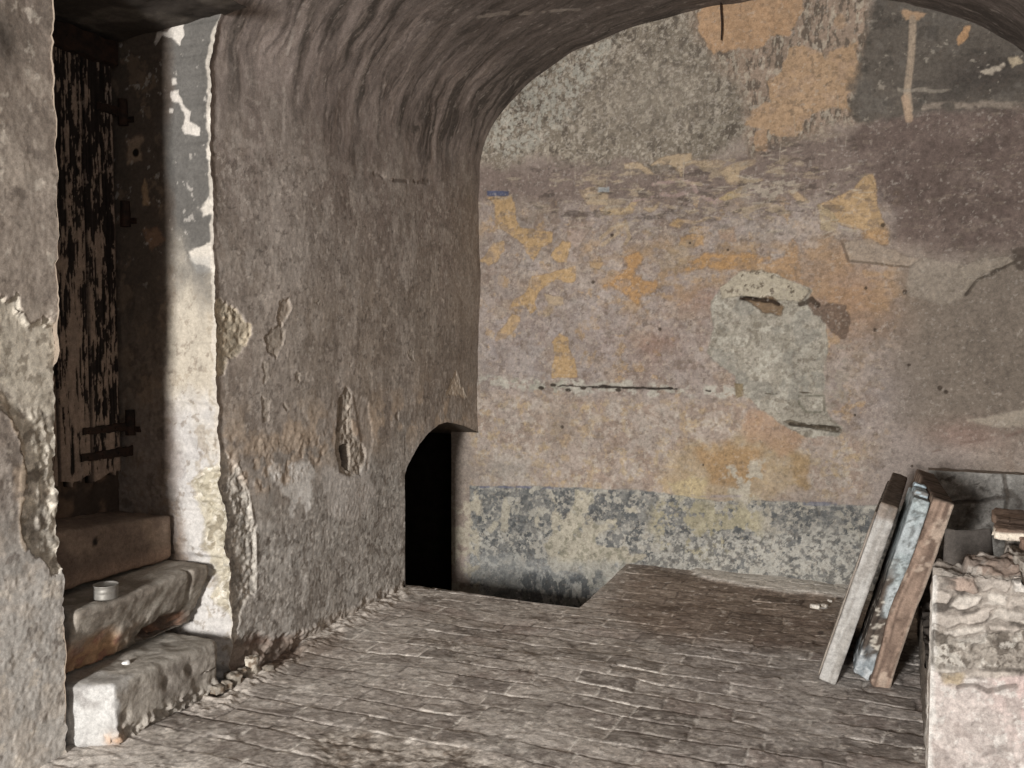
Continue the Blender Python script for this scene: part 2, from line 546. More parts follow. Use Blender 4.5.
    och([(624.4, 164.6), (637, 163), (641, 164.6), (653, 174), (648.6, 173.4), (638, 167.6), (625, 167.6)], .9, .006, col=PALE)
    och([(651.5, 164.6), (660, 159), (672, 156), (691, 154.4), (691, 163), (685, 166), (681, 178), (679.4, 172), (673.5, 166), (669, 163), (654, 164)], .92, .007, col=PALE)
    och([(691, 162), (701, 161), (726, 162), (722, 166), (703, 167)], .85, .007, col=PALE)
    och([(720, 170.5), (731, 166), (739.4, 163), (736.5, 172), (739.4, 181), (728, 182), (725, 176)], .9, .007, col=PALE)
    och([(599, 208.6), (606, 207), (615, 210), (625, 208.6), (631, 203), (638, 200), (634, 205.7), (631, 213), (616, 214.5), (604.6, 213.7)], .95, .006, col=(176, 152, 116))
    och([(644, 208.6), (653, 208), (659, 202.7), (656, 208.6), (650, 211.5)], .85, .005, col=PALE)
    for ln in ([(653, 185), (666, 184), (681, 179), (692.5, 185), (698, 195), (714.5, 201), (736.5, 194), (741, 190)], [(634, 201), (647, 198), (663, 194), (672, 195.4), (687, 192.5)]):
        p.mix(p.line(ln, .006, .01, .012, brk=-.4), (164, 141, 132), .8)
    p.mix(p.line([(638, 232), (653, 230.6), (667.6, 224.7), (679.4, 220), (692.5, 223), (710, 220), (720, 217)], .006, .008, .01, brk=-.4), (170, 147, 120), .85)
    och([(670.6, 224.7), (678, 219), (683.7, 222), (679.4, 227.6)], .8, .006)
    for ln in ([(601, 238), (609, 230.6), (618, 223), (618, 233), (612, 238), (603, 244)], [(621, 226), (625, 222), (629.5, 236), (625, 242)]):
        p.mix(p.line(ln, .008, .008, .01, brk=-.4), (166, 145, 116), .75)
    och([(682, 238), (692.5, 235), (704, 238), (703, 245), (689.6, 246.7), (679.4, 245)], .8, .012, col=(172, 137, 92))
    och([(719, 230.6), (733.5, 229), (735, 241), (722, 238)], .7, .012, col=(164, 136, 112))
    och([(656, 264), (668, 250), (680, 242), (692, 242), (686, 268), (665, 270)], .55, .02, .02, (158, 138, 110))
    och([(590, 262.5), (603, 262.5), (599, 268), (591, 267)], .7, .008)
    och([(604.6, 286), (616, 275.7), (626.6, 268), (625, 258), (638, 252), (642.7, 259.5), (634, 268), (632.5, 277), (656, 283), (654.5, 291.8), (641, 294.7), (638, 305), (634, 302), (623.7, 291.8), (625, 287.4), (610.5, 287.4)], .9, .016, .012, (172, 133, 86))
    och([(683.7, 271), (692.5, 261), (704, 255), (719, 254), (752, 255), (767, 258), (755, 268), (722, 269), (707, 267), (691, 272)], .9, .016, .014, (171, 133, 86))
    och([(767, 267), (787, 253), (792, 239), (797, 244), (801, 280), (773, 282)], .85, .014, .01, (166, 133, 96))
    och([(797, 250), (830, 238), (846, 246), (852, 268), (830, 280), (800, 282)], .6, .03, .025, (160, 132, 104))
    och([(819, 205.7), (832.5, 200.4), (853.6, 190), (866, 175.8), (873, 175), (875.5, 190), (876.4, 205.7), (883.4, 223), (886, 238), (871, 237), (866, 230.3), (846.5, 225), (832.5, 221.5), (822, 211)], .95, .008, .006, (174, 145, 106))
    och([(862, 232), (886, 230), (888, 245), (866, 243)], .8, .012, .012, (172, 138, 98))
    och([(819, 206), (822, 228), (836, 232), (838, 222), (828, 208)], .75, .01, col=(164, 147, 116))
    och([(722, 172), (736, 163.5), (755, 160), (755, 163), (739, 170.5), (737.6, 179), (762, 180), (730.5, 184), (725, 177.6)], .85, .005, col=PALE)
    och([(720, 198.7), (729, 193), (741, 189), (739, 196), (725, 200)], .9, .005, col=(174, 152, 112))
    och([(790, 191.6), (797, 193), (808, 202), (797, 200)], .85, .004, col=(172, 148, 116))
    p.speck(p.reg([(742, 178), (790, 176), (800, 190), (770, 204), (742, 200)], .02, .03, 8), 34, .1, (164, 152, 136), .8, .06, sx=.7, sy=1.5)
    p.speck(p.reg([(796, 222), (818, 220), (820, 248), (800, 252)], .01, .02, 10), 30, -.1, (168, 152, 138), .8)
    p.mix(p.blob(850, 300, 45, 38), (160, 126, 96), .75)
    p.mix(p.blob(700, 300, 25, 14), (158, 126, 108), .5)
    p.mix(p.blob(655, 345, 24, 12), (142, 112, 96), .6)
    p.mix(p.blob(965, 435, 40, 14), (146, 120, 108), .7)
    # horizontal scraping in the band
    bl_ = band * (1 - p.reg([(845, 100), (1100, 80), (1100, 260), (900, 250), (870, 200)], .06, .03, 5) * .75)
    p.speck(bl_, 22, .52, (158, 144, 124), .55, sx=.5, sy=1.6)
    p.speck(bl_, 16, .5, (80, 70, 63), .6, sx=.5, sy=1.5)
    br = p.reg([(560, 180), (760, 150), (830, 165), (760, 232), (640, 232)], .06, .05, 4)
    p.speck(br, 14, .42, (166, 148, 122), .6, sx=.6, sy=1.7)
    # lower field, pink and ochre
    low = p.reg([(470, 394), (740, 400), (860, 440), (870, 500), (470, 488)], .04, .04, 5)
    p.mix(low, (168, 153, 141), .8)
    p.speck(low, 9, .2, (150, 128, 112), .6)
    p.speck(low, 15, .5, (172, 152, 118), .6)
    for fr, th, col, al in ((10, .3, (148, 128, 112), .5), (14, .35, (180, 167, 154), .55), (18, .4, (178, 154, 118), .6), (24, .42, (130, 113, 99), .5), (30, .45, (188, 178, 165), .45)):
        p.speck(low, fr, th, col, al, .08)
    p.mix(p.reg([(660, 482), (690, 446), (745, 432), (800, 440), (815, 462), (800, 482), (740, 500), (700, 500)], .06, .06, 6), (164, 143, 110), .7); p.mix(p.reg([(700, 452), (765, 443), (768, 470), (760, 482), (712, 482)], .04, .05, 8), (158, 126, 86), .75); p.mix(p.reg([(792, 452), (806, 458), (806, 490), (794, 482)], .02, .03, 10), (158, 130, 90), .7)
    p.mix(p.reg([(664, 482), (690, 474), (704, 480), (702, 513), (690, 508), (676, 498)], .015, .03, 9), (182, 164, 126), .85)
    p.mix(p.reg([(745, 405), (775, 415), (800, 440), (780, 455), (740, 430)], .03, .04, 7), (166, 134, 106), .7)
    p.mix(p.blob(560, 425, 16, 25), (134, 116, 98), .6)
    p.mix(p.blob(505, 470, 30, 14), (160, 152, 142), .7)
    # dado: blue-grey paint, eaten away to cream plaster
    dtop = [(470, 486), (560, 487), (640, 490), (690, 497), (720, 502), (760, 500), (800, 503), (870, 505), (940, 507)]
    dado = p.reg(dtop + [(940, 660), (820, 660), (700, 660), (470, 660)], .006, .008, 9)
    p.mix(dado, (85, 88, 89), .95)
    p.speck(dado, 6, .25, (112, 112, 110), .7)
    up = p.reg(dtop + [(940, 530), (800, 528), (470, 528)], .05, .03, 5)
    lost = np.clip(dado - up * .75, 0, 1)
    p.speck(dado, 17, .40, (172, 166, 152), .9, .05); p.speck(dado, 40, .45, (168, 162, 150), .8, .06)
    p.speck(lost, 16, .12, (178, 172, 160), .9, .06); p.speck(lost, 44, .15, (176, 172, 162), .8, .08)
    p.speck(lost, 34, .12, (112, 112, 110), .8, .08)
    cream = p.reg([(552, 497), (556, 499), (560, 513), (562, 521), (577.6, 505), (577.6, 491.5), (589, 493), (591, 489.5), (593, 505), (585.5, 517), (597, 523), (613, 521), (617, 528.6), (601, 536), (597, 544), (617, 548), (624.5, 544), (628, 556), (648, 556), (628, 568), (605, 587), (589, 590), (581.5, 575), (554, 568), (546, 554), (544, 544), (554, 528.6)], .008, .03, 14, thr=-.75, tf=20)
    p.mix(cream, (180, 171, 152), .95)
    for px in ([(499.5, 519), (505, 497), (511, 507), (509, 519), (505, 536)], [(534, 520), (540, 508), (538, 530)], [(626, 508), (634, 506), (637, 512), (628, 514)], [(486, 530), (494, 520), (500, 522), (492, 534)]):
        p.mix(p.reg(px, .004, .014, 18), (176, 168, 150), .9)
    p.speck(cream, 30, .3, (128, 124, 106), .7)
    p.mix(p.reg([(720, 470), (765, 460), (775, 500), (790, 530), (770, 545), (750, 520), (728, 505)], .02, .05, 9, thr=-.2, tf=14), (176, 168, 152), .85)
    ylw = p.reg([(655, 505), (760, 500), (765, 540), (700, 560), (650, 545)], .05, .05, 6)
    p.speck(ylw, 16, .0, (166, 156, 124), .7)
    fz = p.reg([(660, 535), (940, 530), (940, 610), (640, 600)], .03, .03, 6)
    p.speck(fz, 42, -.1, (176, 172, 162), .85, .12)
    p.speck(fz, 36, .3, (104, 102, 98), .8, .12)
    p.mix(p.reg([(470, 555), (600, 560), (640, 565), (610, 620), (470, 625)], .03, .04, 7), (160, 160, 156), .5)
    p.speck(p.reg([(515, 573), (600, 573), (600, 640), (515, 640)], .03, .04, 6), 15, -.05, (84, 87, 89), .85, .08, sx=1.5, sy=.7); p.speck(p.reg([(470, 585), (530, 590), (530, 640), (470, 640)], .02, .03, 6), 15, .1, (92, 93, 93), .7, .08)
    p.speck(p.reg([(440, 490), (480, 490), (480, 640), (440, 640)], .02, .02, 6), 10, -.1, (176, 166, 146), .8)
    # blue fillet of the painted border
    p.mix(p.reg([(487, 191), (509, 191), (509, 196), (487, 196)], .003, .003, 20), (82, 86, 108))
    p.mix(p.reg([(598, 187), (609, 187), (609, 192), (598, 192)], .004, .004, 20), (150, 156, 158), .8)
    p.mix(p.line([(800, 503), (846, 505)], .009, .006, .004, brk=-.2), (100, 104, 124), .6)
    p.mix(p.line([(480, 487), (520, 487), (560, 488)], .004, .006, .004, brk=0), (104, 106, 128), .7)
    p.mix(p.line([(690, 496), (740, 497)], .004, .006, .004, brk=0), (150, 140, 140), .6)
    # long horizontal crack with lime bloom
    ck = [(470, 378), (500, 381), (540, 385), (580, 387), (640, 388), (690, 390), (725, 392), (760, 394)]
    m = p.line(ck, .022, .025, .02, brk=-.3); p.mix(m * sm(-.45, -.1, fbm(a * 26, b * 34, 5, 1480, .6)), (176, 170, 157), .9)
    m = p.line([(490, 382), (560, 386)], .03, .02, .02, brk=-.1); p.mix(m * sm(-.2, .2, fbm(a * 20, b * 24, 5, 1481, .6)), (158, 155, 140), .8)
    m = p.line(ck[2:], .0025, .003, .009, brk=.05); p.mix(m, (62, 54, 48)); p.h -= m * .006
    m = p.line([(592, 387), (672, 389)], .005, .004, .004); p.mix(m, (58, 50, 44)); p.h -= m * .008
    for u, v in [(541, 388), (553, 385), (568, 390), (583, 388), (618, 390)]:
        m = p.blob(u, v, 3.5, 2); p.mix(sm(.3, .6, m), (70, 62, 54)); p.h -= m * .006
    # big plaster loss, grey lime
    loss = p.reg([(722, 287), (740, 273), (762, 271), (800, 284), (812, 290), (806, 303), (826, 318), (830, 345), (824, 372), (823, 400), (828, 412), (842, 428), (838, 436), (812, 438), (788, 428), (765, 414), (750, 400), (737, 390), (736, 376), (714, 362), (708, 352), (714, 326), (711, 302)], .006, .012, 10)
    p.mix(loss, (162, 155, 141), .95)
    p.speck(loss, 9, .2, (146, 139, 125), .7)
    p.speck(loss, 24, .5, (120, 111, 97), .7)
    p.speck(loss, 16, .45, (180, 174, 160), .7); p.speck(loss, 40, .35, (124, 116, 102), .6, .08); p.speck(loss, 6, .3, (136, 132, 122), .6)
    p.h -= loss * .007
    lip = p.reg([(721, 288), (740, 273), (762, 271), (800, 284), (812, 290), (802, 302), (780, 300), (745, 296), (722, 299)], .006, .01, 12)
    p.mix(lip, (174, 163, 142), .9); p.h += lip * .012; p.speck(lip, 34, .5, (90, 78, 64), .8)
    m = p.reg([(741, 297), (772, 298), (785, 306), (781, 316), (762, 312)], .006, .012, 14); p.mix(m, (120, 96, 70), .9); p.h -= m * .02
    m = p.line([(741, 298), (756, 299), (772, 300), (778, 303)], .008, .006, .006); p.mix(m, (58, 46, 36)); p.h -= m * .015
    m = p.reg([(800, 300), (818, 302), (845, 306), (853, 321), (845, 340), (830, 330), (812, 312)], .006, .016, 12); p.mix(m, (108, 90, 77), .92); p.h -= m * .006
    p.speck(m, 30, .4, (140, 122, 106), .7)
    m = p.line([(800, 305), (812, 299), (818, 306)], .009, .008, .008); p.mix(m, (66, 54, 44), .9); p.h -= m * .01
    m = p.reg([(780, 423), (790, 419), (806, 424), (822, 426), (841, 428), (842, 433), (825, 430), (800, 428)], .005, .01, 14); p.mix(m, (118, 108, 92)); p.h -= m * .02
    m = p.line([(790, 424), (810, 427), (824, 426), (838, 430)], .006, .006, .005); p.mix(m, (72, 62, 50), .9); p.h -= m * .01
    m = p.reg([(734, 383), (743, 384), (743, 396), (736, 398)], .004, .004, 20); p.mix(m, (128, 112, 84), .9); p.h -= m * .006
    m = p.line([(752, 395), (785, 393), (800, 392), (812, 393)], .003, .004, .005, brk=-.1); p.mix(m, (78, 68, 56), .9)
    m = p.line([(799, 396), (824, 396), (824, 412), (806, 412), (799, 404), (799, 396)], .004, .006, .004); p.mix(m, (112, 108, 94), .8)
    p.speck(p.reg([(822, 340), (850, 345), (846, 400), (826, 410)], .02, .02, 8), 22, .2, (146, 136, 122), .6)
    # lifting plaster edges at right
    m = p.reg([(842, 241), (868, 240), (894, 249), (918, 260), (908, 267), (880, 264), (850, 263)], .006, .012, 12); p.mix(m, (156, 140, 123), .8); p.h += m * .006
    m = p.line([(842, 242), (849, 262), (880, 264), (908, 268), (922, 260)], .004, .005, .006); p.mix(m, (96, 82, 70), .7); p.h -= m * .006
    m = p.reg([(908, 264), (925, 258), (962, 262), (972, 276), (962, 298), (940, 304), (908, 296)], .01, .015, 8); p.mix(m, (148, 136, 122), .8); p.h += m * .004
    m = p.reg([(962, 268), (982, 258), (1008, 256), (1014, 262), (992, 272), (974, 284), (966, 292)], .006, .014, 12); p.mix(m, (152, 140, 125), .8); p.h += m * .007
    m = p.line([(966, 294), (978, 280), (1000, 268), (1014, 262)], .005, .006, .008); p.mix(m, (82, 72, 62), .8); p.h -= m * .008
    p.mix(p.reg([(1012, 250), (1040, 244), (1040, 272), (1016, 272)], .01, .015, 10), (74, 64, 56), .8)
    m = p.reg([(968, 420), (1000, 415), (1040, 405), (1040, 425), (1000, 428)], .01, .012, 10); p.mix(m, (162, 150, 134), .75); p.h += m * .005
    m = p.line([(930, 450), (1024, 430)], .004, .008, .01, brk=0); p.mix(m, (120, 100, 90), .7)
    # nail holes and pocks
    for u, v, r in [(612, 235, 2), (593, 282, 2), (660, 329, 2), (883, 225, 2.5), (875, 330, 2), (728, 250, 1.5), (866, 288, 1.8), (562, 427, 2), (905, 292, 3), (940, 388, 3), (946, 392, 2.5), (909, 365, 2), (690, 243, 1.5), (855, 415, 1.5), (703, 465, 1.2), (912, 466, 1.5)]:
        m = sm(.35, .6, p.blob(u, v, r, r)); p.mix(m, (62, 52, 44), .85); p.h -= m * .004
    # pale scratches
    rs = random.Random(3)
    for k in range(60):
        u = rs.uniform(560, 860); v = rs.uniform(150, 240); L_ = rs.uniform(4, 16)
        m = p.line([(u, v), (u + L_, v - rs.uniform(-3, 4))], .002, .004, .004); p.mix(m, (172, 160, 142), rs.uniform(.3, .7))
    for k in range(30):
        u = rs.uniform(520, 860); v = rs.uniform(90, 190); L_ = rs.uniform(6, 25)
        m = p.line([(u, v), (u + rs.uniform(-2, 2), v + L_)], .0015, .003, .004); p.mix(m, (166, 154, 136), rs.uniform(.25, .5))
    # general fine mottling and relief
    p.speck(A, 46, .62, (92, 80, 70), .3, .08); p.speck(1 - tr, 52, .66, (182, 172, 160), .3, .08)
    p.mul(1 + .08 * fbm(a * 14, b * 14, 4, 61) + .035 * fbm(a * 60, b * 60, 3, 63) + .08 * fbm(a * 2.2, b * 2.2, 3, 62))
    h = p.h + .006 * fbm(a * 1.2, b * 1.2, 3, 71) + .0012 * fbm(a * 22, b * 22, 4, 72)
    V = np.stack([a, YB - h, b], -1)
    struct(grid_obj('wall_back', V, M_END, p.out()))


build_end_wall()


# ----------------------------------------------------------------------------
# left wall, vault
# ----------------------------------------------------------------------------
TH = np.linspace(0, math.pi, 2001)
_ax = XC - VA * np.cos(TH); _az = ZS + VB * np.sin(TH)
_al = np.concatenate([[0], np.cumsum(np.hypot(np.diff(_ax), np.diff(_az)))])
ARC = _al[-1]


def prof(s):
    """section of the room: height s up the left wall, then along the vault. returns x, z, nx, nz (into the room)"""
    s = np.asarray(s, float)
    t = np.interp(np.clip(s - ZS, 0, ARC), _al, TH)
    x = np.where(s < ZS, XL, XC - VA * np.cos(t)); z = np.where(s < ZS, s, ZS + VB * np.sin(t))
    nx = np.where(s < ZS, 1.0, np.cos(t) / VA); nz = np.where(s < ZS, 0.0, -np.sin(t) / VB)
    L_ = np.hypot(nx, nz)
    return x, z, nx / L_, nz / L_


SB = .08


def setback(y):
    return -SB * (1 - sm(2.45, 2.95, y))


def at_left(u, v):
    """pixel to (y, s) on the left wall or on the vault above it"""
    d = ray(u, v)
    best = None
    p = onX(u, v, XL)
    if p.z <= ZS:
        return (p.y, p.z)
    ax, az = d[0] / VA, d[2] / VB
    bx, bz = (0 - XC) / VA, (EYE - ZS) / VB
    A = ax * ax + az * az; B = 2 * (ax * bx + az * bz); C = bx * bx + bz * bz - 1
    t = (-B + math.sqrt(max(0, B * B - 4 * A * C))) / (2 * A)
    x, y, z = d[0] * t, d[1] * t, EYE + d[2] * t
    th = math.atan2((z - ZS) / VB, -(x - XC) / VA)
    return (y, ZS + float(np.interp(th, TH, _al)))


def at_near(u, v):
    p = onX(u, v, XL - SB); return (p.y, p.z)


# arrises of the door recess (height -> y), worn
_ne = [at_near(*q) for q in [(52, -20), (55, 100), (57, 200), (58, 300), (59, 440), (62, 560), (66, 650), (66, 760)]]
_ne = sorted((z, y) for y, z in _ne)


def y_near(s):
    s = np.asarray(s, float)
    return np.interp(s, [q[0] for q in _ne], [q[1] for q in _ne]) + .006 * fbm(s * 14, s * 0 + 3.3, 4, 5) + .004 * fbm(s * 60, s * 0, 2, 8)


def y_far(s):
    s = np.asarray(s, float)
    e = np.interp(s, [0, .22, .5, .8, 1.0, 1.6, 2.24, 2.6, 3.2], [3.17, 3.165, 3.15, 3.125, 3.105, 3.10, 3.092, 3.10, 3.10])
    return e + (.005 + .012 * (1 - sm(.9, 1.2, s))) * fbm(s * 12, s * 0 + 9.1, 4, 15) + .004 * fbm(s * 50, s * 0, 2, 18)


ARCH_Y = [4.69, 4.72, 4.78, 4.864, 4.98, 5.126, 5.24, 5.337, 5.5, 5.69, 5.80]
ARCH_Z = [.66, .71, .76, .825, .88, .918, .922, .905, .87, .815, .78]


def paint_left(y, s, near=False):
    p = Paint(y, s, (108, 99, 90), at_near if near else at_left, 1.0, 300 if not near else 700)
    lo = fbm(y * 1.7, s * 1.7, 4, 201); mid = fbm(y * 6, s * 4, 5, 202)
    p.mix(sm(-.3, .6, lo), (112, 101, 90), .8)
    p.mix(sm(.1, .8, mid), (120, 110, 101), .5)
    p.mix(sm(.2, .9, fbm(y * 4 + 9, s * 2, 4, 203)), (94, 84, 76), .6)
    up = sm(1.55, 2.25, s + .12 * fbm(y * 2.4, s * 2.4, 4, 204))
    p.mix(up, (99, 88, 81), .85)
    p.mix(p.blob(295, 250, 60, 55) if not near else 0 * y, (112, 104, 97), .6)
    # vault: soot in streaks that follow the curve
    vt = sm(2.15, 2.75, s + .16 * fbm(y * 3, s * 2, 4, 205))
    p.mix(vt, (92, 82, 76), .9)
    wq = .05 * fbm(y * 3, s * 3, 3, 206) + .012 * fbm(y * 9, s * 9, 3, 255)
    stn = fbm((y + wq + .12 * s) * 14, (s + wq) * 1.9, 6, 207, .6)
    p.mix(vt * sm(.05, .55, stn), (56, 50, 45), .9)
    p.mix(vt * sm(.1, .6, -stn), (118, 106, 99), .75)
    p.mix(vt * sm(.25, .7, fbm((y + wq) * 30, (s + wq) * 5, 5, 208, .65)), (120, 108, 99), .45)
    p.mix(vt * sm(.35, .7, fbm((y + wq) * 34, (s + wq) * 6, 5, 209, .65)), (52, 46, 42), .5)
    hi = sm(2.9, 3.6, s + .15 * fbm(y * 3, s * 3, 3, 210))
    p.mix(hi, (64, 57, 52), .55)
    # pale hairline flakes on the vault
    p.speck(vt, 26, .78, (138, 128, 119), .35, .05, sx=1.3, sy=.6)
    nv = 1 - vt
    for k, (fr, th, col, al) in enumerate([(4, .2, (122, 113, 105), .5), (7, .25, (94, 84, 75), .5), (12, .3, (126, 118, 110), .45), (20, .35, (88, 79, 71), .5), (34, .4, (134, 125, 116), .45)]):
        p.mix(nv * sm(th - .1, th + .2, fbm(y * fr, s * fr * .6, 6, 1700 + k, .62)), col, al)
    p.speck(nv, 34, .72, (146, 137, 127), .5, .06); p.speck(nv, 40, .62, (66, 58, 52), .55, .06)
    if not near:
        p.mix(p.line([(303, 5), (290, 40), (284, 100), (283, 140)], .006, .008, .01, brk=-.3), (128, 118, 110), .8)
        p.mix(p.line([(470, 20), (500, 14), (540, 14), (580, 9)], .012, .012, .02, brk=-.3), (122, 112, 102), .7)
        m = p.line([(375, 175), (400, 182), (430, 181)], .007, .008, .012, brk=-.4); p.mix(m, (76, 67, 60), .8); p.h -= m * .004
        m = p.line([(220, 130), (270, 150), (330, 165), (380, 170)], .02, .02, .03, brk=.0); p.mix(m, (126, 116, 108), .4)
        # end of the wall darker brown next to the corner
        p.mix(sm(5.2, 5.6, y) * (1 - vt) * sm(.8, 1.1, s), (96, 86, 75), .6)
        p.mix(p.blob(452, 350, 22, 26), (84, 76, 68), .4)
    # damp lower part, greyer, pitted
    lw = 1 - sm(.62, .98, s + .12 * fbm(y * 3, s * 3, 4, 211))
    p.mix(lw, (112, 107, 101), .85)
    p.mix(lw * sm(-.1, .5, fbm(y * 7, s * 7, 5, 212, .6)), (130, 126, 120), .6)
    p.mix(lw * sm(.15, .6, fbm(y * 9, s * 9, 5, 213, .6)), (92, 85, 78), .7)
    p.speck(lw, 30, .35, (76, 69, 62), .7, .08); p.speck(lw, 44, .45, (150, 145, 138), .5, .08)
    tr = np.exp(-((s - 1.0) / .16) ** 2)
    p.mix(tr * sm(.1, .6, fbm(y * 8, s * 8, 4, 214)), (138, 120, 100), .6)
    pit = fbm(y * 26, s * 20, 4, 215)
    p.h += lw * (.0009 * pit + .0009 * fbm(y * 80, s * 70, 3, 216))
    p.h += tr * .0014 * fbm(y * 30, s * 26, 4, 217)
    p.h += (1 - lw) * (.0004 * fbm(y * 30, s * 22, 4, 218) + .0003 * fbm(y * 90, s * 40, 3, 219) * (1 - vt))
    p.h += .007 * fbm(y * 1.6, s * 1.6, 3, 220) + .0012 * fbm(y * 6, s * 6, 3, 221)
    p.h += vt * (.0008 * stn + .0006 * fbm(y * 22, s * 5, 3, 222))
    if not near:
        def crumble(px, col, dep, rough, warp=.02, soft=.006):
            m = p.reg(px, soft, warp, 14)
            p.mix(m, col, .92); p.speck(m, 30, .2, tuple(int(c * .72) for c in col), .8); p.speck(m, 24, .35, tuple(min(235, int(c * 1.15)) for c in col), .7)
            p.h += m * (-dep + rough * fbm(p.a * 42, p.b * 42, 4, 230 + p.k))
            return m
        crumble([(205, 300), (226, 304), (238, 312), (252, 326), (250, 345), (240, 354), (229, 358), (227, 376), (205, 388)], (130, 119, 100), .007, .004)
        crumble([(205, 440), (222, 452), (237, 464), (248, 490), (257, 540), (257, 590), (244, 612), (236, 645), (205, 650)], (124, 118, 109), .008, .006)
        m = p.line([(238, 466), (248, 492), (256, 536), (257, 590)], .008, .006, .004); p.mix(m, (140, 134, 125), .8); p.h += m * .004
        m = p.reg([(222, 500), (231, 505), (231, 530), (223, 526)], .008, .01, 20); p.mix(m, (78, 68, 58), .8); p.h -= m * .03
        # brownish crumbly halo at the top of the damp zone
        m = p.reg([(225, 455), (262, 440), (320, 432), (325, 460), (280, 490), (250, 500), (240, 470)], .03, .05, 9, thr=-.1, tf=22); p.mix(m, (122, 108, 93), .8); p.h += m * .003 * fbm(y * 30, s * 30, 3, 240)
        m = p.reg([(275, 460), (310, 455), (322, 500), (300, 520), (272, 490)], .02, .05, 9, thr=-.1, tf=16); p.mix(m, (158, 155, 150), .7)
        m = p.reg([(322, 462), (352, 478), (372, 470), (378, 500), (350, 520), (325, 505)], .02, .03, 9); p.mix(m, (140, 134, 128), .6)
        # spalls
        def spall(px, d=.006, col=(118, 109, 98), a_=.7):
            d = d * .55
            m = p.reg(px, .004, .013, 26); p.h -= m * (d + .002 * fbm(y * 50, s * 50, 4, 262)); p.k -= 1
            P2 = p.reg(px, .010, .013, 26); rim = np.clip(P2 * (1 - P2) * 4, 0, 1); p.h += rim * .0015
            p.mix(m, col, a_)
            return m
        spall([(279, 301), (288, 299), (292, 308), (287, 320), (280, 328), (276, 318)], .01, (126, 114, 100))
        spall([(271, 328), (282, 324), (286, 340), (276, 358), (268, 350), (265, 338)], .008, (112, 102, 90))
        spall([(262, 362), (268, 360), (270, 378), (264, 386)], .004)
        spall([(262, 395), (270, 400), (270, 420), (264, 422)], .006)
        spall([(283, 402), (290, 410), (287, 414)], .005)
        spall([(297, 372), (301, 374), (300, 384), (296, 380)], .006)
        spall([(408, 351), (413, 350), (415, 362), (409, 360)], .007)
        spall([(313, 302), (319, 301), (318, 306)], .006)
        spall([(349, 358), (351, 358), (351, 366)], .004)
        spall([(396, 412), (400, 412), (399, 420), (396, 420)], .006)
        m = spall([(446, 396), (452, 380), (457, 371), (462, 385), (471, 400), (460, 396)], .008, (140, 128, 112))
        # socket left by a fixing, with its scar
        m = p.reg([(339, 398), (347, 389), (352, 392), (352, 425), (358, 440), (366, 448), (366, 462), (360, 474), (350, 476), (341, 470), (337, 445), (338, 420)], .008, .012, 18)
        p.mix(m, (112, 103, 92), .9); p.h += m * (-.010 + .005 * fbm(y * 40, s * 40, 3, 241)); p.speck(m, 26, .25, (104, 94, 82), .7)
        m = p.line([(344, 400), (341, 430)], .012, .01, .008); p.mix(m, (92, 80, 68), .8); p.h -= m * .012
        m = p.line([(350, 394), (351, 430)], .01, .008, .006); p.mix(m, (124, 114, 102), .8); p.h += m * .004
        m = p.reg([(342, 447), (350, 443), (352, 460), (350, 470), (344, 466)], .006, .006, 20); p.mix(m, (20, 16, 14), 1); p.h -= m * .09  # shade inside the socket painted near black, over the real recess
        m = p.reg([(354, 395), (370, 402), (374, 440), (368, 470), (362, 440)], .01, .012, 12); p.mix(m, (120, 110, 100), .6); p.h -= m * .004
        # base: bare reddish earth, with the steps' shadow painted in dark
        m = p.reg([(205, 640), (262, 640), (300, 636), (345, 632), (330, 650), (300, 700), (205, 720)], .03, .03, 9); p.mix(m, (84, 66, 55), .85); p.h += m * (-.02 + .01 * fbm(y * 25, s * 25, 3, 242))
        m = p.line([(232, 660), (270, 655), (330, 628), (405, 588)], .03, .03, .02); p.mix(m, (112, 102, 92), .5); p.h += m * .01 * fbm(y * 20, s * 20, 3, 243)
    else:
        p.mix(sm(.9, 1.6, s) * (1 - sm(2.0, 2.5, s)), (132, 120, 108), .8)
        p.mix(sm(1.9, 2.3, s), (116, 104, 92), .7)
        p.mix(lw, (150, 145, 138), .8)
        p.mix(p.blob(4, 40, 12, 20), (60, 54, 48), .85)
        p.mix(sm(.2, .7, fbm(y * 9, s * 9, 4, 250)), (150, 138, 124), .4)
        px = [(-60, 290), (12, 300), (17, 296), (20, 312), (32, 328), (40, 320), (50, 324), (75, 325), (75, 566), (52, 572), (36, 556), (24, 540), (22, 512), (30, 470), (28, 450), (18, 425), (4, 402), (-60, 380)]
        m = p.reg(px, .005, .02, 20)
        p.mix(m, (158, 149, 133), .95); p.speck(m, 22, .2, (142, 133, 118), .7); p.speck(m, 30, .45, (106, 96, 82), .7)
        low_ = m * sm(.0, .25, 1.35 - s)
        p.h -= m * .012; p.h += low_ * (.008 * fbm(y * 24, s * 24, 4, 251) - .006)
        p.speck(low_, 26, .0, (176, 168, 154), .6); p.speck(low_, 22, .35, (92, 84, 74), .75)
        m = p.reg([(30, 515), (52, 505), (60, 540), (48, 562), (34, 548)], .02, .02, 14); p.mix(m, (112, 106, 98), .6)
        m = p.line([(17, 296), (20, 312), (32, 330)], .008, .006, .006); p.mix(m, (150, 142, 128), .7); p.h += m * .002
        m = p.line([(4, 402), (18, 425), (28, 450), (24, 480), (22, 512), (24, 545)], .008, .008, .02); p.mix(m, (134, 118, 98), .7); p.h += m * .002
        p.speck(1 + 0 * y, 16, .68, (168, 158, 144), .6); p.speck(1 + 0 * y, 20, .7, (88, 78, 70), .6)
        p.h += .0008 * fbm(y * 20, s * 20, 4, 252)
    p.mul(1 + .09 * fbm(y * 20, s * 14, 4, 260))
    p.mul(1 - .30 * sm(2.3, 3.5, s))
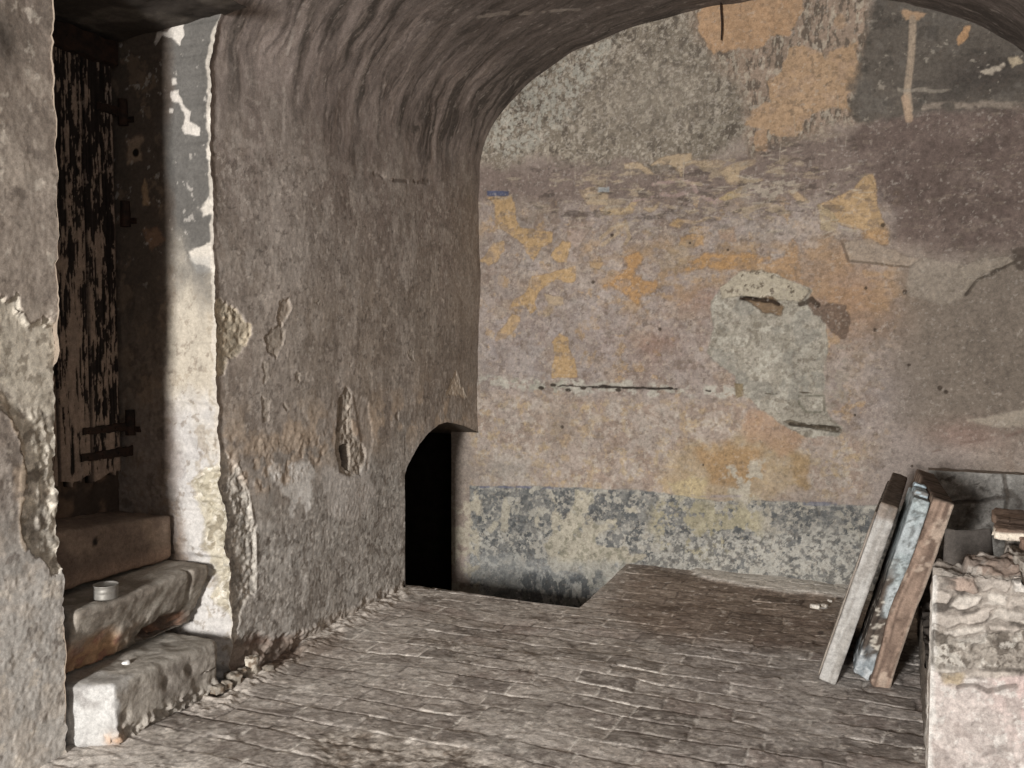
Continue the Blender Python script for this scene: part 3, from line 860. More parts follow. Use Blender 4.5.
    if not near:
        p.h += .014 * fbm(s * 2.3, s * 0 + 2, 3, 261) * sm(5.2, 5.7, y)
    return p


def build_left():
    st = .005
    # --- main stretch beyond the recess, cut by the little arched doorway
    yn = np.concatenate([np.linspace(0, 1, int(1.55 / .006), endpoint=False)])
    ys_r = np.arange(4.69, YB + .03, st)
    s_ = np.arange(-.05, 2.30 + 1e-6, st)
    S, T = np.meshgrid(s_, np.concatenate([yn, np.full(len(ys_r), 1.0)]), indexing='ij')
    ye = y_far(S)
    Y = ye + (4.69 - ye) * T
    k = len(yn)
    Y[:, k:] = ys_r[None, :]
    az = np.where(Y[:, :] > 4.6901, np.interp(Y, ARCH_Y, ARCH_Z), -9)
    S2 = np.maximum(S, az)
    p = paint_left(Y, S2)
    x, z, nx, nz = prof(S2)
    fade = sm(0, .03, Y - ye)
    h = p.h * fade
    V = np.stack([x + nx * h, Y, z + nz * h], -1)
    ya = .25 * (Y[:-1, :-1] + Y[1:, 1:] + Y[:-1, 1:] + Y[1:, :-1]); sa = .25 * (S[:-1, :-1] + S[1:, 1:] + S[:-1, 1:] + S[1:, :-1])
    keep = ~((ya > 4.69) & (sa + st * .5 < np.interp(ya, ARCH_Y, ARCH_Z)))
    p.gain = G_LEFT
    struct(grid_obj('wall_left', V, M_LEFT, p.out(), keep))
    # --- vault, whole width, from the far side of the recess to the end wall
    s_ = np.concatenate([np.arange(2.30, ZS + ARC * .62, .006), np.arange(ZS + ARC * .62, ZS + ARC + .4, .012)])
    n = int(2.62 / .007)
    S, T = np.meshgrid(s_, np.linspace(0, 1, n), indexing='ij')
    ye = np.where(S < 2.95, y_far(np.minimum(S, 2.95)), 3.10)
    Y = ye + (YB + .02 - ye) * T
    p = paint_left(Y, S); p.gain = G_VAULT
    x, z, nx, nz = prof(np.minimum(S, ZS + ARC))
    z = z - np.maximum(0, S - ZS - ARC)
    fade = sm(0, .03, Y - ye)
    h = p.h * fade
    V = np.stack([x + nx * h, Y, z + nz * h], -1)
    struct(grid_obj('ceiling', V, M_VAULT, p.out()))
    # --- stretch this side of the recess
    s_ = np.arange(-.05, 2.85, .005)
    S, T = np.meshgrid(s_, np.linspace(0, 1, 150), indexing='ij')
    ye = y_near(S)
    Y = 1.75 + (ye - 1.75) * T
    p = paint_left(Y, S, near=True); p.gain = G_LEFT * .66
    x, z, nx, nz = prof(S)
    h = p.h
    # broken edge where the plaster has come away
    brk = 0 * S
    V = np.stack([x + setback(Y) + nx * h - .0 * brk, Y, z + nz * h], -1)
    struct(grid_obj('wall_left', V, M_LEFT, p.out()))
    # plain continuation of the room behind the viewer
    def strip(nm, P, mat=M_ROOM):
        me = bpy.data.meshes.new(nm); bm = bmesh.new()
        vs = [[bm.verts.new(q) for q in row] for row in P]
        for r0, r1 in zip(vs[:-1], vs[1:]):
            for i in range(len(r0) - 1):
                bm.faces.new((r0[i], r0[i + 1], r1[i + 1], r1[i]))
        bm.normal_update(); bm.to_mesh(me); bm.free()
        return struct(link(nm, me, mat))
    strip('wall_left', [[(XL - SB, YR, z), (XL - SB, 1.75, z)] for z in (-.05, 2.85)])
    ss = np.linspace(2.85, ZS + ARC, 60)
    x, z, _, _ = prof(ss)
    sb = np.where(ss < 3.2, -SB, -SB * (1 - sm(3.2, 4.0, ss)))
    strip('ceiling', [[(x[i] + sb[i], YR, z[i]), (x[i] + sb[i], 1.75, z[i]), (x[i] + sb[i], 3.105, z[i])] for i in range(60)], plain_mat('sooty_plaster', (96, 86, 79), (70, 62, 57), 6, stretch=(.3, 2, .3), bump=.2))
    # right wall
    strip('wall_right', [[(XR, YR, z), (XR, YB, z)] for z in (-.05, 2.60)])
    # rear wall with the entrance the daylight comes through
    me = bpy.data.meshes.new('wall_front'); bm = bmesh.new()

    def q(x0, x1, z0, z1):
        bm.faces.new([bm.verts.new(c) for c in ((x0, YR, z0), (x1, YR, z0), (x1, YR, z1), (x0, YR, z1))])
    q(-2.9, DX0, -.05, 3.6); q(DX1, 1.0, -.05, 3.6); q(DX0, DX1, DZ1, 3.6); q(DX0, DX1, -.05, DZ0)
    bm.to_mesh(me); bm.free()
    struct(link('wall_front', me, M_ROOM))


YR = -4.0
DX0, DX1, DZ0, DZ1 = -1.70, -1.05, .85, 2.25
build_left()


# ----------------------------------------------------------------------------
# door recess: far jamb, soffit, back
# ----------------------------------------------------------------------------
def build_recess():
    XB = -3.18
    s_ = np.arange(-.03, 2.95, .005)
    S, T = np.meshgrid(s_, np.linspace(0, 1, 118), indexing='ij')
    x0, z, _, _ = prof(S)
    X = x0 + (XB - x0) * T
    ye = y_far(S)

    def at(u, v):
        p_ = onY(u, v, 3.105); return (p_.x, p_.z)
    p = Paint(X, z, (90, 86, 81), at, G_JAMB, 500)
    Z = z
    p.mix(sm(-.2, .6, fbm(X * 5, Z * 3, 4, 501)), (98, 94, 89), .7)
    # cream limewash lower, whiter at the bottom
    lw = 1 - sm(1.45, 1.95, Z + .2 * fbm(X * 6, Z * 3, 4, 502))
    p.mix(lw, (178, 166, 147), .9)
    wh = 1 - sm(.95, 1.2, Z + .15 * fbm(X * 6, Z * 4, 4, 503))
    p.mix(wh, (186, 181, 176), .9)
    p.speck(wh, 8, .2, (166, 160, 156), .6); p.speck(lw, 14, .5, (150, 136, 116), .6); p.speck(lw, 30, .6, (120, 106, 90), .6)
    # inner half: brown with the recess shade painted in, ochre where flaked
    inn = sm(-.5, 1.4, (-2.84 - X) / .06 + .7 * fbm(X * 6, Z * 4, 5, 504))
    p.mix(inn, (100, 82, 68), .85)
    p.mix(inn * sm(1.1, 1.8, Z), (82, 71, 61), .85)
    p.speck(inn, 8, .5, (128, 106, 84), .5); p.speck(inn, 12, .45, (84, 72, 62), .6)
    p.mix(p.reg([(124, 136), (142, 134), (142, 160), (128, 165)], .01, .02, 14), (146, 122, 98), .85)
    p.mix(p.reg([(142, 190), (146, 178), (151, 205), (143, 206)], .006, .01, 16), (160, 128, 92), .85)
    p.mix(p.reg([(146, 232), (158, 226), (164, 240), (150, 250)], .01, .02, 14), (140, 104, 76), .7)
    m = sm(.35, .6, p.blob(137, 153, 4, 5)); p.mix(m, (30, 24, 20))
    # fresh white knocks
    for px in ([(154, 42), (158, 32), (168, 32), (176, 24), (184, 22), (185, 34), (180, 46), (172, 38), (162, 36), (156, 46)],
               [(171, 92), (178, 91), (184, 104), (192, 112), (190, 122), (202, 128), (201, 136), (186, 134), (183, 128), (187, 118), (180, 104), (172, 100)],
               [(173, 79), (177, 79), (177, 84), (173, 84)], [(170, 108), (175, 109), (174, 114), (170, 113)]):
        m = p.reg(px, .003, .004, 24); p.mix(m, (188, 179, 168), .97); p.h -= m * .002
    # white arris
    edge = 1 - sm(.008, .018, (x0 - X) + .01 * fbm(Z * 9, Z * 0, 3, 505))
    p.mix(edge * (1 - sm(2.72, 2.8, Z)), (182, 172, 158), .8)
    for px in ([(208, 110), (214, 112), (214, 135), (210, 130)], [(208, 150), (214, 145), (216, 165), (209, 158)], [(200, 208), (214, 195), (216, 215), (204, 216)], [(190, 252), (212, 242), (216, 275), (196, 262)]):
        p.mix(p.reg(px, .006, .012, 18), (196, 186, 172), .85)
    p.mix(p.reg([(190, 256), (212, 256), (212, 274), (196, 274)], .012, .01, 14), (142, 140, 136), .4)
    p.speck(1 - lw, 26, .8, (170, 162, 152), .6)
    # crumbling foot of the arris
    cr = p.reg([(196, 470), (212, 462), (236, 460), (236, 640), (205, 600), (198, 540), (194, 505)], .01, .03, 12)
    p.mix(cr, (178, 168, 146), .9); p.speck(cr, 24, .2, (132, 120, 98), .8); p.speck(cr, 30, .45, (208, 200, 186), .7)
    ol = p.reg([(196, 480), (212, 470), (218, 500), (205, 515)], .015, .02, 14); p.mix(ol, (160, 150, 126), .4)
    p.h += cr * (-.015 + .018 * fbm(X * 38, Z * 30, 4, 506))
    p.h += .002 * fbm(X * 16, Z * 16, 4, 507) + .003 * fbm(X * 4, Z * 3, 3, 508)
    p.h += lw * .0025 * fbm(X * 34, Z * 30, 4, 509)
    p.mul(1 + .08 * fbm(X * 20, Z * 20, 4, 510))
    h = p.h * sm(0, .02, x0 - X)
    V = np.stack([X, ye * (1 - T) + 3.105 * T - h, z], -1)
    struct(grid_obj('wall_niche_far', V, M_JAMB, p.out(), flip=True))
    # soffit, sloping a little
    xs = np.linspace(-2.45, XB, 80); ys = np.linspace(2.2, 3.12, 90)
    X, Y = np.meshgrid(xs, ys)
    Zs = 2.79 - .05 * sm(-2.6, -3.1, X) + .006 * fbm(X * 9, Y * 9, 4, 520)
    Zs = 2.785 + (-2.55 - X) * -.09 + .006 * fbm(X * 9, Y * 9, 4, 520)
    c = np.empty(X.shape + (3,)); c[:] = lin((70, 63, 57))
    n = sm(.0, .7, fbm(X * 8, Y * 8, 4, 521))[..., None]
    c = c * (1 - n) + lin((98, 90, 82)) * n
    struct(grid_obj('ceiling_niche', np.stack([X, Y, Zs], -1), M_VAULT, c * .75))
    # wall over the recess (above the picture) closes the lunette
    # near jamb (faces away) and the back of the recess
    def quad(nm, P, mat):
        me = bpy.data.meshes.new(nm); bm = bmesh.new()
        bm.faces.new([bm.verts.new(q_) for q_ in P]); bm.to_mesh(me); bm.free()
        return struct(link(nm, me, mat))
    s_ = np.arange(-.03, 2.85, .02)
    S, T = np.meshgrid(s_, np.linspace(0, 1, 24), indexing='ij')
    x0, z, _, _ = prof(S)
    x0 = x0 - SB
    brk = sm(.45, .55, S) * (1 - sm(1.36, 1.4, S))
    ye = y_near(S)
    X = (x0 - brk * .03) + (XB - x0) * T
    c = np.empty(X.shape + (3,)); c[:] = lin((120, 108, 96)) * 1.3
    struct(grid_obj('wall_niche_near', np.stack([X, ye, z], -1), M_JAMB, c))
    # back of the recess around the door, mottled dark brown
    ys = np.linspace(2.2, 3.12, 120); zs = np.linspace(0, 2.85, 300)
    Y, Z = np.meshgrid(ys, zs)
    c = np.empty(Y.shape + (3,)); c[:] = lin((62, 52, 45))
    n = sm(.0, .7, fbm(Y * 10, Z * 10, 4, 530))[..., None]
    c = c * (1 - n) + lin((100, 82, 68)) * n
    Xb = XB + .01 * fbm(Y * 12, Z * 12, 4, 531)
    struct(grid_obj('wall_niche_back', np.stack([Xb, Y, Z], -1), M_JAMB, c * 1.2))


build_recess()


# ----------------------------------------------------------------------------
# old plank door at the back of the recess
# ----------------------------------------------------------------------------
def build_door():
    root = empty('door_1', (-3.12, 2.65, .9))
    root['kind'] = 'structure'
    rs = np.random.RandomState(5)
    edges = [2.18, 2.36, 2.53, 2.72, 2.885, 3.045]
    for k in range(5):
        y0, y1 = edges[k] + .002, edges[k + 1] - .002
        ny = max(10, int((y1 - y0) / .003)); nz = 460
        yy = np.linspace(y0, y1, ny); zz = np.linspace(0, 1, nz)
        Y, T = np.meshgrid(yy, zz)
        bot = .875 + .025 * fbm(Y * 9, Y * 0 + k, 3, 600) - .03 * sm(.4, .9, fbm(Y * 45, Y * 0 + 4.4, 3, 601)) * (k > 1) + .012 * (Y - 2.6)
        Z = bot + (2.70 - bot) * T
        grain = fbm(Y * 150 + 1.5 * fbm(Y * 8, Z * 1.2, 2, 603), Z * 5, 4, 602)
        big = fbm(Y * 20, Z * 5, 5, 604 + k, .6); med = fbm(Y * 60, Z * 17, 5, 605 + k, .62)
        keepp = .40 + .26 * (1 - sm(.95, 1.8, Z)) - .08 * sm(2.2, 2.6, Z)
        paint = sm(-.08, .06, big * .6 + med * .7 + grain * .45 + (keepp - .5) * 2.0)
        edge = sm(0, .012, Y - y0) * sm(0, .012, y1 - Y)
        paint = paint * (.35 + .65 * edge)
        wood = lin((36, 30, 27)) * (1 + .5 * grain[..., None])
        pc = lin((128, 111, 98)) * (1 + .18 * med[..., None])
        pale = sm(.1, .7, fbm(Y * 6, Z * 2, 3, 606))[..., None]
        pc = pc * (1 - pale) + lin((132, 118, 108)) * pale
        c = wood * (1 - paint[..., None]) + pc * paint[..., None]
        X = .022 + .0022 * paint + .0014 * grain - .012 * (1 - sm(0, .005, Y - y0)) - .012 * (1 - sm(0, .005, y1 - Y))
        front = np.stack([X, Y - 2.65, Z - .9], -1)
        back = front.copy(); back[..., 0] = -.022
        nr, nc = front.shape[:2]
        V = np.concatenate([front.reshape(-1, 3), back.reshape(-1, 3)])
        F = [grid_faces(nr, nc), grid_faces(nr, nc, True) + nr * nc]
        idx = np.arange(nr * nc).reshape(nr, nc)
        ring = np.concatenate([idx[0, :], idx[1:, -1], idx[-1, -2::-1], idx[-2:0:-1, 0]])
        r2 = np.roll(ring, -1)
        F.append(np.stack([ring, ring + nr * nc, r2 + nr * nc, r2], -1))
        cc = np.concatenate([c.reshape(-1, 3), np.tile(lin((36, 30, 27)), (nr * nc, 1))])
        link('plank', mesh_np('plank', V, np.concatenate(F), np.clip(cc, .002, .8)), M_WOOD, root)

    def bar(nm, y0, y1, z, hgt, th, x=.026, taper=.7):
        n = 24
        me = bpy.data.meshes.new(nm); bm = bmesh.new()
        rows = []
        for i in range(n + 1):
            t = i / n
            y = y0 + (y1 - y0) * t; hh = hgt / 2 * (taper + (1 - taper) * t) * (1 + .08 * math.sin(i * 1.9))
            zc = z + .002 * math.sin(i * .8)
            rows.append([bm.verts.new((x, y, zc - hh)), bm.verts.new((x + th, y, zc - hh * .85)), bm.verts.new((x + th, y, zc + hh * .85)), bm.verts.new((x, y, zc + hh))])
        for r0, r1 in zip(rows[:-1], rows[1:]):
            for a_ in range(4):
                bm.faces.new((r0[a_], r0[(a_ + 1) % 4], r1[(a_ + 1) % 4], r1[a_]))
        bm.faces.new(rows[0][::-1]); bm.faces.new(rows[-1])
        # nail heads
        for t in (.12, .4, .7):
            y = y0 + (y1 - y0) * t
            bmesh.ops.create_uvsphere(bm, u_segments=8, v_segments=5, radius=.006, matrix=Matrix.Translation((x + th, y, z)))
        bmesh.ops.recalc_face_normals(bm, faces=bm.faces)
        bm.to_mesh(me); bm.free()
        return link(nm, me, M_IRON, root)
    bar('hinge_strap', 2.835 - 2.65, 3.075 - 2.65, 1.083 - .9, .04, .008)
    bar('hinge_strap', 2.822 - 2.65, 3.10 - 2.65, .975 - .9, .045, .008)
    bar('hinge_strap', 2.95 - 2.65, 3.07 - 2.65, 2.43 - .9, .045, .008)
    # head rail across the top of the planks
    bar('head_rail', 2.18 - 2.65, 3.05 - 2.65, 2.665 - .9, .11, .03, .02, 1.0)
    # iron pintles let into the jamb
    for z, dy in ((1.10, 0), (2.43, 0), (2.0, 0)):
        me = bpy.data.meshes.new('pintle'); bm = bmesh.new()
        bmesh.ops.create_cone(bm, cap_ends=True, segments=12, radius1=.022, radius2=.02, depth=.11, matrix=Matrix.Translation((.035, 3.085 - 2.65, z - .9)))
        bmesh.ops.create_cone(bm, cap_ends=True, segments=10, radius1=.013, radius2=.013, depth=.06, matrix=Matrix.Translation((.05, 3.10 - 2.65, z - .93)) @ Matrix.Rotation(math.pi / 2, 4, 'Y'))
        bm.to_mesh(me); bm.free()
        link('pintle', me, M_IRON, root)


build_door()


# ----------------------------------------------------------------------------
# steps up to the door
# ----------------------------------------------------------------------------
def build_steps():
    g = G_STONE
    # top step (threshold): brown rendered block across the recess
    def paint_ledge(V, V0):
        n = sm(-.5, .6, n3(V0 + 2, 8, 5, 3))[:, None]
        c = lin((104, 90, 79)) * (1 - n) + lin((82, 70, 62)) * n
        lo = sm(0, .08, -V0[:, 2] - .02 + .02 * n3(V0, 10, 3, 5))[:, None]
        c = c * (1 - lo * .8) + lin((122, 102, 88)) * lo * .8
        top = sm(.10, .125, V0[:, 2])[:, None]
        c = c * (1 - top) + lin((96, 88, 80)) * top
        for y, z in ((-.19, .03), (.02, .045)):
            m = (1 - sm(.012, .02, np.hypot(V0[:, 1] - y, V0[:, 2] - z)) * 1)[:, None] * (V0[:, 0] > .1)[:, None]
            c = c * (1 - m) + lin((30, 25, 22)) * m
        return c * g
    thing(stone('stone_step', (.32, .86, .212), (-3.045, 2.675, .620), r=.02, step=.012, amp=.006, f=11, seed=2, paint=paint_ledge, shape=lambda V, V0: V + np.stack([0 * V[:, 0], 0 * V[:, 0], -.085 * (V0[:, 1] - .3) * sm(-.08, .08, V0[:, 2]) - .012 * sm(-.08, .08, V0[:, 2])], -1)),
          'brown rendered top step with two peg holes, right under the plank door', 'step', 'steps up to the door')
    # plinth under it
    # second step: thick worn slab, its lower front crumbled back to red brick
    def shape_mid(V, V0):
        V = V.copy(); xo = V0[:, 0] - .0725
        fr = sm(.05, .13, xo)
        dn = np.clip((.10 - V0[:, 2]) / .22, 0, 1)
        ro = sm(.05, -.10, V0[:, 2])
        V[:, 0] -= fr * (dn * .10 + ro * (.016 * n3(V0, 20, 5, 8) + .008 * n3(V0, 70, 3, 9)))
        hole = np.exp(-(((V0[:, 1] - .16) / .10) ** 2 + ((V0[:, 2] + .10) / .045) ** 2))
        V[:, 0] -= fr * hole * (.13 + .05 * n3(V0, 30, 3, 12))
        V[:, 2] += .008 * np.sin(V0[:, 1] * 4) * (V0[:, 2] > .1)
        # worn right end and a split
        crk = np.exp(-((V0[:, 1] - .255 + V0[:, 2] * .2) / .008) ** 2) * fr * sm(-.12, .02, V0[:, 2])
        V[:, 0] -= crk * .025
        V[:, 0] += fr * .004 * n3(V0, 11, 4, 18)
        return V

    def paint_mid(V, V0):
        n = sm(-.5, .6, n3(V0 + 2, 10, 5, 13))[:, None]
        c = lin((122, 116, 108)) * (1 - n) + lin((100, 93, 85)) * n
        fr = sm(.06, .10, V0[:, 0] - .0725); dn = sm(.02, -.06, V0[:, 2] + .03 * n3(V0, 14, 3, 14))
        lf = sm(.0, -.18, V0[:, 1] + .08 * n3(V0, 9, 3, 15))
        m = (fr * dn * lf)[:, None]
        oc = lin((136, 108, 82)); rd = lin((116, 84, 68)); k = sm(-.1, .4, n3(V0, 20, 4, 16))[:, None]
        c = c * (1 - m * .9) + (oc * (1 - k) + rd * k) * m * .9
        hole = np.exp(-(((V0[:, 1] - .2) / .13) ** 2 + ((V0[:, 2] + .10) / .06) ** 2))
        m = (fr * sm(.3, .6, hole))[:, None]; k = sm(-.3, .3, n3(V0, 26, 4, 17))[:, None]
        c = c * (1 - m) + (lin((104, 80, 66)) * (1 - k) + lin((80, 68, 60)) * k) * m
        m = (fr * sm(.02, -.02, np.abs(V0[:, 1] + .10) - .14) * sm(.1, -.1, np.abs(V0[:, 2]) - .06) * .5)[:, None]
        return c * g
    thing(stone('stone_step', (.505, .69, .262), (-2.9475, 2.775, .3675), rot=(0, 0, 0), r=.016, step=.009, amp=.004, f=13, seed=4, paint=paint_mid, shape=shape_mid),
          'worn grey middle step with crumbled orange brick underside, tin can on it', 'step', 'steps up to the door')
    # lowest block on the floor, end daubed white
    def shape_low(V, V0):
        V = V.copy()
        fr = sm(.12, .18, V0[:, 0])
        band = sm(-.04, -.07, V0[:, 2] + .01 * n3(V0, 12, 3, 22))
        V[:, 0] += fr * band * (-.006 + .022 * n3(V0, 26, 4, 23) + .01 * n3(V0, 70, 3, 26))
        for y, z, r in ((-.02, .03, .016), (.10, .045, .014), (-.235, -.02, .02), (.12, .04, .02)):
            V[:, 0] -= fr * .016 * np.exp(-(((V0[:, 1] - y) ** 2 + (V0[:, 2] - z) ** 2) / r ** 2))
        ed = sm(-.22, -.30, V0[:, 1])
        V[:, 1] -= ed * np.clip(.5 * (.165 - V0[:, 0]), 0, .065)
        V[:, 1] += ed * (.008 * n3(V0, 8, 3, 24) + .006 * n3(V0, 26, 3, 25))
        V[:, 2] -= .014 * sm(.0, .3, V0[:, 1]) * (V0[:, 2] > 0)
        V[:, 0] -= .03 * sm(.25, .31, V0[:, 1]) * sm(.0, .15, V0[:, 0])
        return V

    def paint_low(V, V0):
        n = sm(-.5, .6, n3(V0 + 2, 10, 5, 33))[:, None]
        c = lin((116, 110, 103)) * (1 - n) + lin((134, 128, 120)) * n
        s_ = sm(.35, .6, n3(V0, 40, 3, 34))[:, None]; c = c * (1 - s_ * .5) + lin((88, 82, 76)) * s_ * .5
        top = sm(.07, .10, V0[:, 2])[:, None]; c = c * (1 - top * .6) + lin((136, 131, 123)) * top * .6
        ed = sm(-.255, -.27, V0[:, 1] + .02 * n3(V0, 10, 4, 35))
        ed = np.maximum(ed, sm(-.19, -.23, V0[:, 1] + .05 * n3(V0, 12, 4, 36)) * sm(.06, .1, V0[:, 2]) * .5)[:, None]
        k = sm(-.4, .5, n3(V0, 12, 4, 37))[:, None]
        c = c * (1 - ed) + (lin((140, 138, 135)) * (1 - k) + lin((114, 111, 108)) * k) * ed
        m = np.exp(-(((V0[:, 0] - .17) / .02) ** 2 + ((V0[:, 1] + .27) / .03) ** 2 + ((V0[:, 2] + .09) / .025) ** 2))[:, None]
        c = c * (1 - m) + lin((150, 112, 74)) * m
        return c * g
    thing(stone('stone_step', (.37, .59, .235), (-2.775, 2.765, .108), rot=(0, 0, .015), r=.022, step=.008, amp=.005, f=12, seed=6, paint=paint_low, shape=shape_low),
          'lowest stone step on the floor, its near end daubed white', 'step', 'steps up to the door')


build_steps()

# tin can on the middle step
def build_can():
    c = onZ(106, 598, .497)
    root = empty('tin_can', (c.x, c.y, .4995))
    R, Hh, T = .045, .05, .0015

    def lathe(nm, prof_, mat, seg=48):
        me = bpy.data.meshes.new(nm); bm = bmesh.new()
        rows = [[bm.verts.new((r * math.cos(2 * math.pi * i / seg), r * math.sin(2 * math.pi * i / seg), z)) for i in range(seg)] for r, z in prof_]
        for r0, r1 in zip(rows[:-1], rows[1:]):
            for i in range(seg):
                bm.faces.new((r0[i], r0[(i + 1) % seg], r1[(i + 1) % seg], r1[i]))
        if prof_[0][0] > 1e-3:
            bm.faces.new(rows[0][::-1])
        if prof_[-1][0] > 1e-3 and nm == 'can_floor':
            bm.faces.new(rows[-1])
        bmesh.ops.recalc_face_normals(bm, faces=bm.faces)
        for f_ in bm.faces:
            f_.smooth = True
        bm.to_mesh(me); bm.free()
        return link(nm, me, mat, root)
    tin = plain_mat('dull_tin', (150, 146, 140), (118, 114, 108), 22, rough=.55, metal=.4, bump=.1)
    lathe('can_wall', [(R - .001, .0), (R, .003), (R - .001, .008), (R - .001, .018), (R - .0022, .021), (R - .001, .024), (R - .001, .034), (R - .0022, .037), (R - .001, .04), (R - .001, Hh - .003), (R + .0006, Hh - .001), (R, Hh), (R - .003, Hh - .001), (R - .003, .006), (.002, .005)], tin)
    lathe('can_rim', [(R - .0005, Hh - .004), (R + .0014, Hh - .002), (R + .0014, Hh + .0006), (R - .001, Hh + .0012), (R - .0028, Hh - .001)], tin)
    thing(root, 'open shallow tin can standing on the middle stone step', 'can')


build_can()

# crushed bright foil cap on the lowest step
def build_cap():
    c = onZ(126, 664, .223)
    me = bpy.data.meshes.new('bottle_cap'); bm = bmesh.new()
    seg = 21
    rr = [(.004, .012), (.010, .0115), (.0135, .009), (.0155, .0), (.0143, .0), (.0125, .0075), (.004, .0095)]
    rows = []
    for k, (r, z) in enumerate(rr):
        row = []
        for i in range(seg * 2):
            a = math.pi * i / seg
            q = r * (1 + (.07 if i % 2 else -.03) * (k in (3, 4)))
            row.append(bm.verts.new((q * math.cos(a), q * .8 * math.sin(a), z + .003 * math.cos(a) * (z > .001))))
        rows.append(row)
    for r0, r1 in zip(rows[:-1], rows[1:]):
        for i in range(seg * 2):
            bm.faces.new((r0[i], r0[(i + 1) % (seg * 2)], r1[(i + 1) % (seg * 2)], r1[i]))
    bm.faces.new(rows[0]); bm.faces.new(rows[-1][::-1])
    bmesh.ops.recalc_face_normals(bm, faces=bm.faces)
    bm.to_mesh(me); bm.free()
    o = link('bottle_cap', me, plain_mat('bright_cap', (226, 224, 220), (200, 198, 194), 40, rough=.4, metal=.2, bump=.1))
    o.location = (c.x, c.y, .2245); o.rotation_euler = (0, .12, .5)
    thing(o, 'small bright crimped bottle cap on the lowest stone step', 'bottle cap')


build_cap()


# ----------------------------------------------------------------------------
# brick floor with the stairwell corner cut out
# ----------------------------------------------------------------------------
HX, HY = -1.585, 4.755


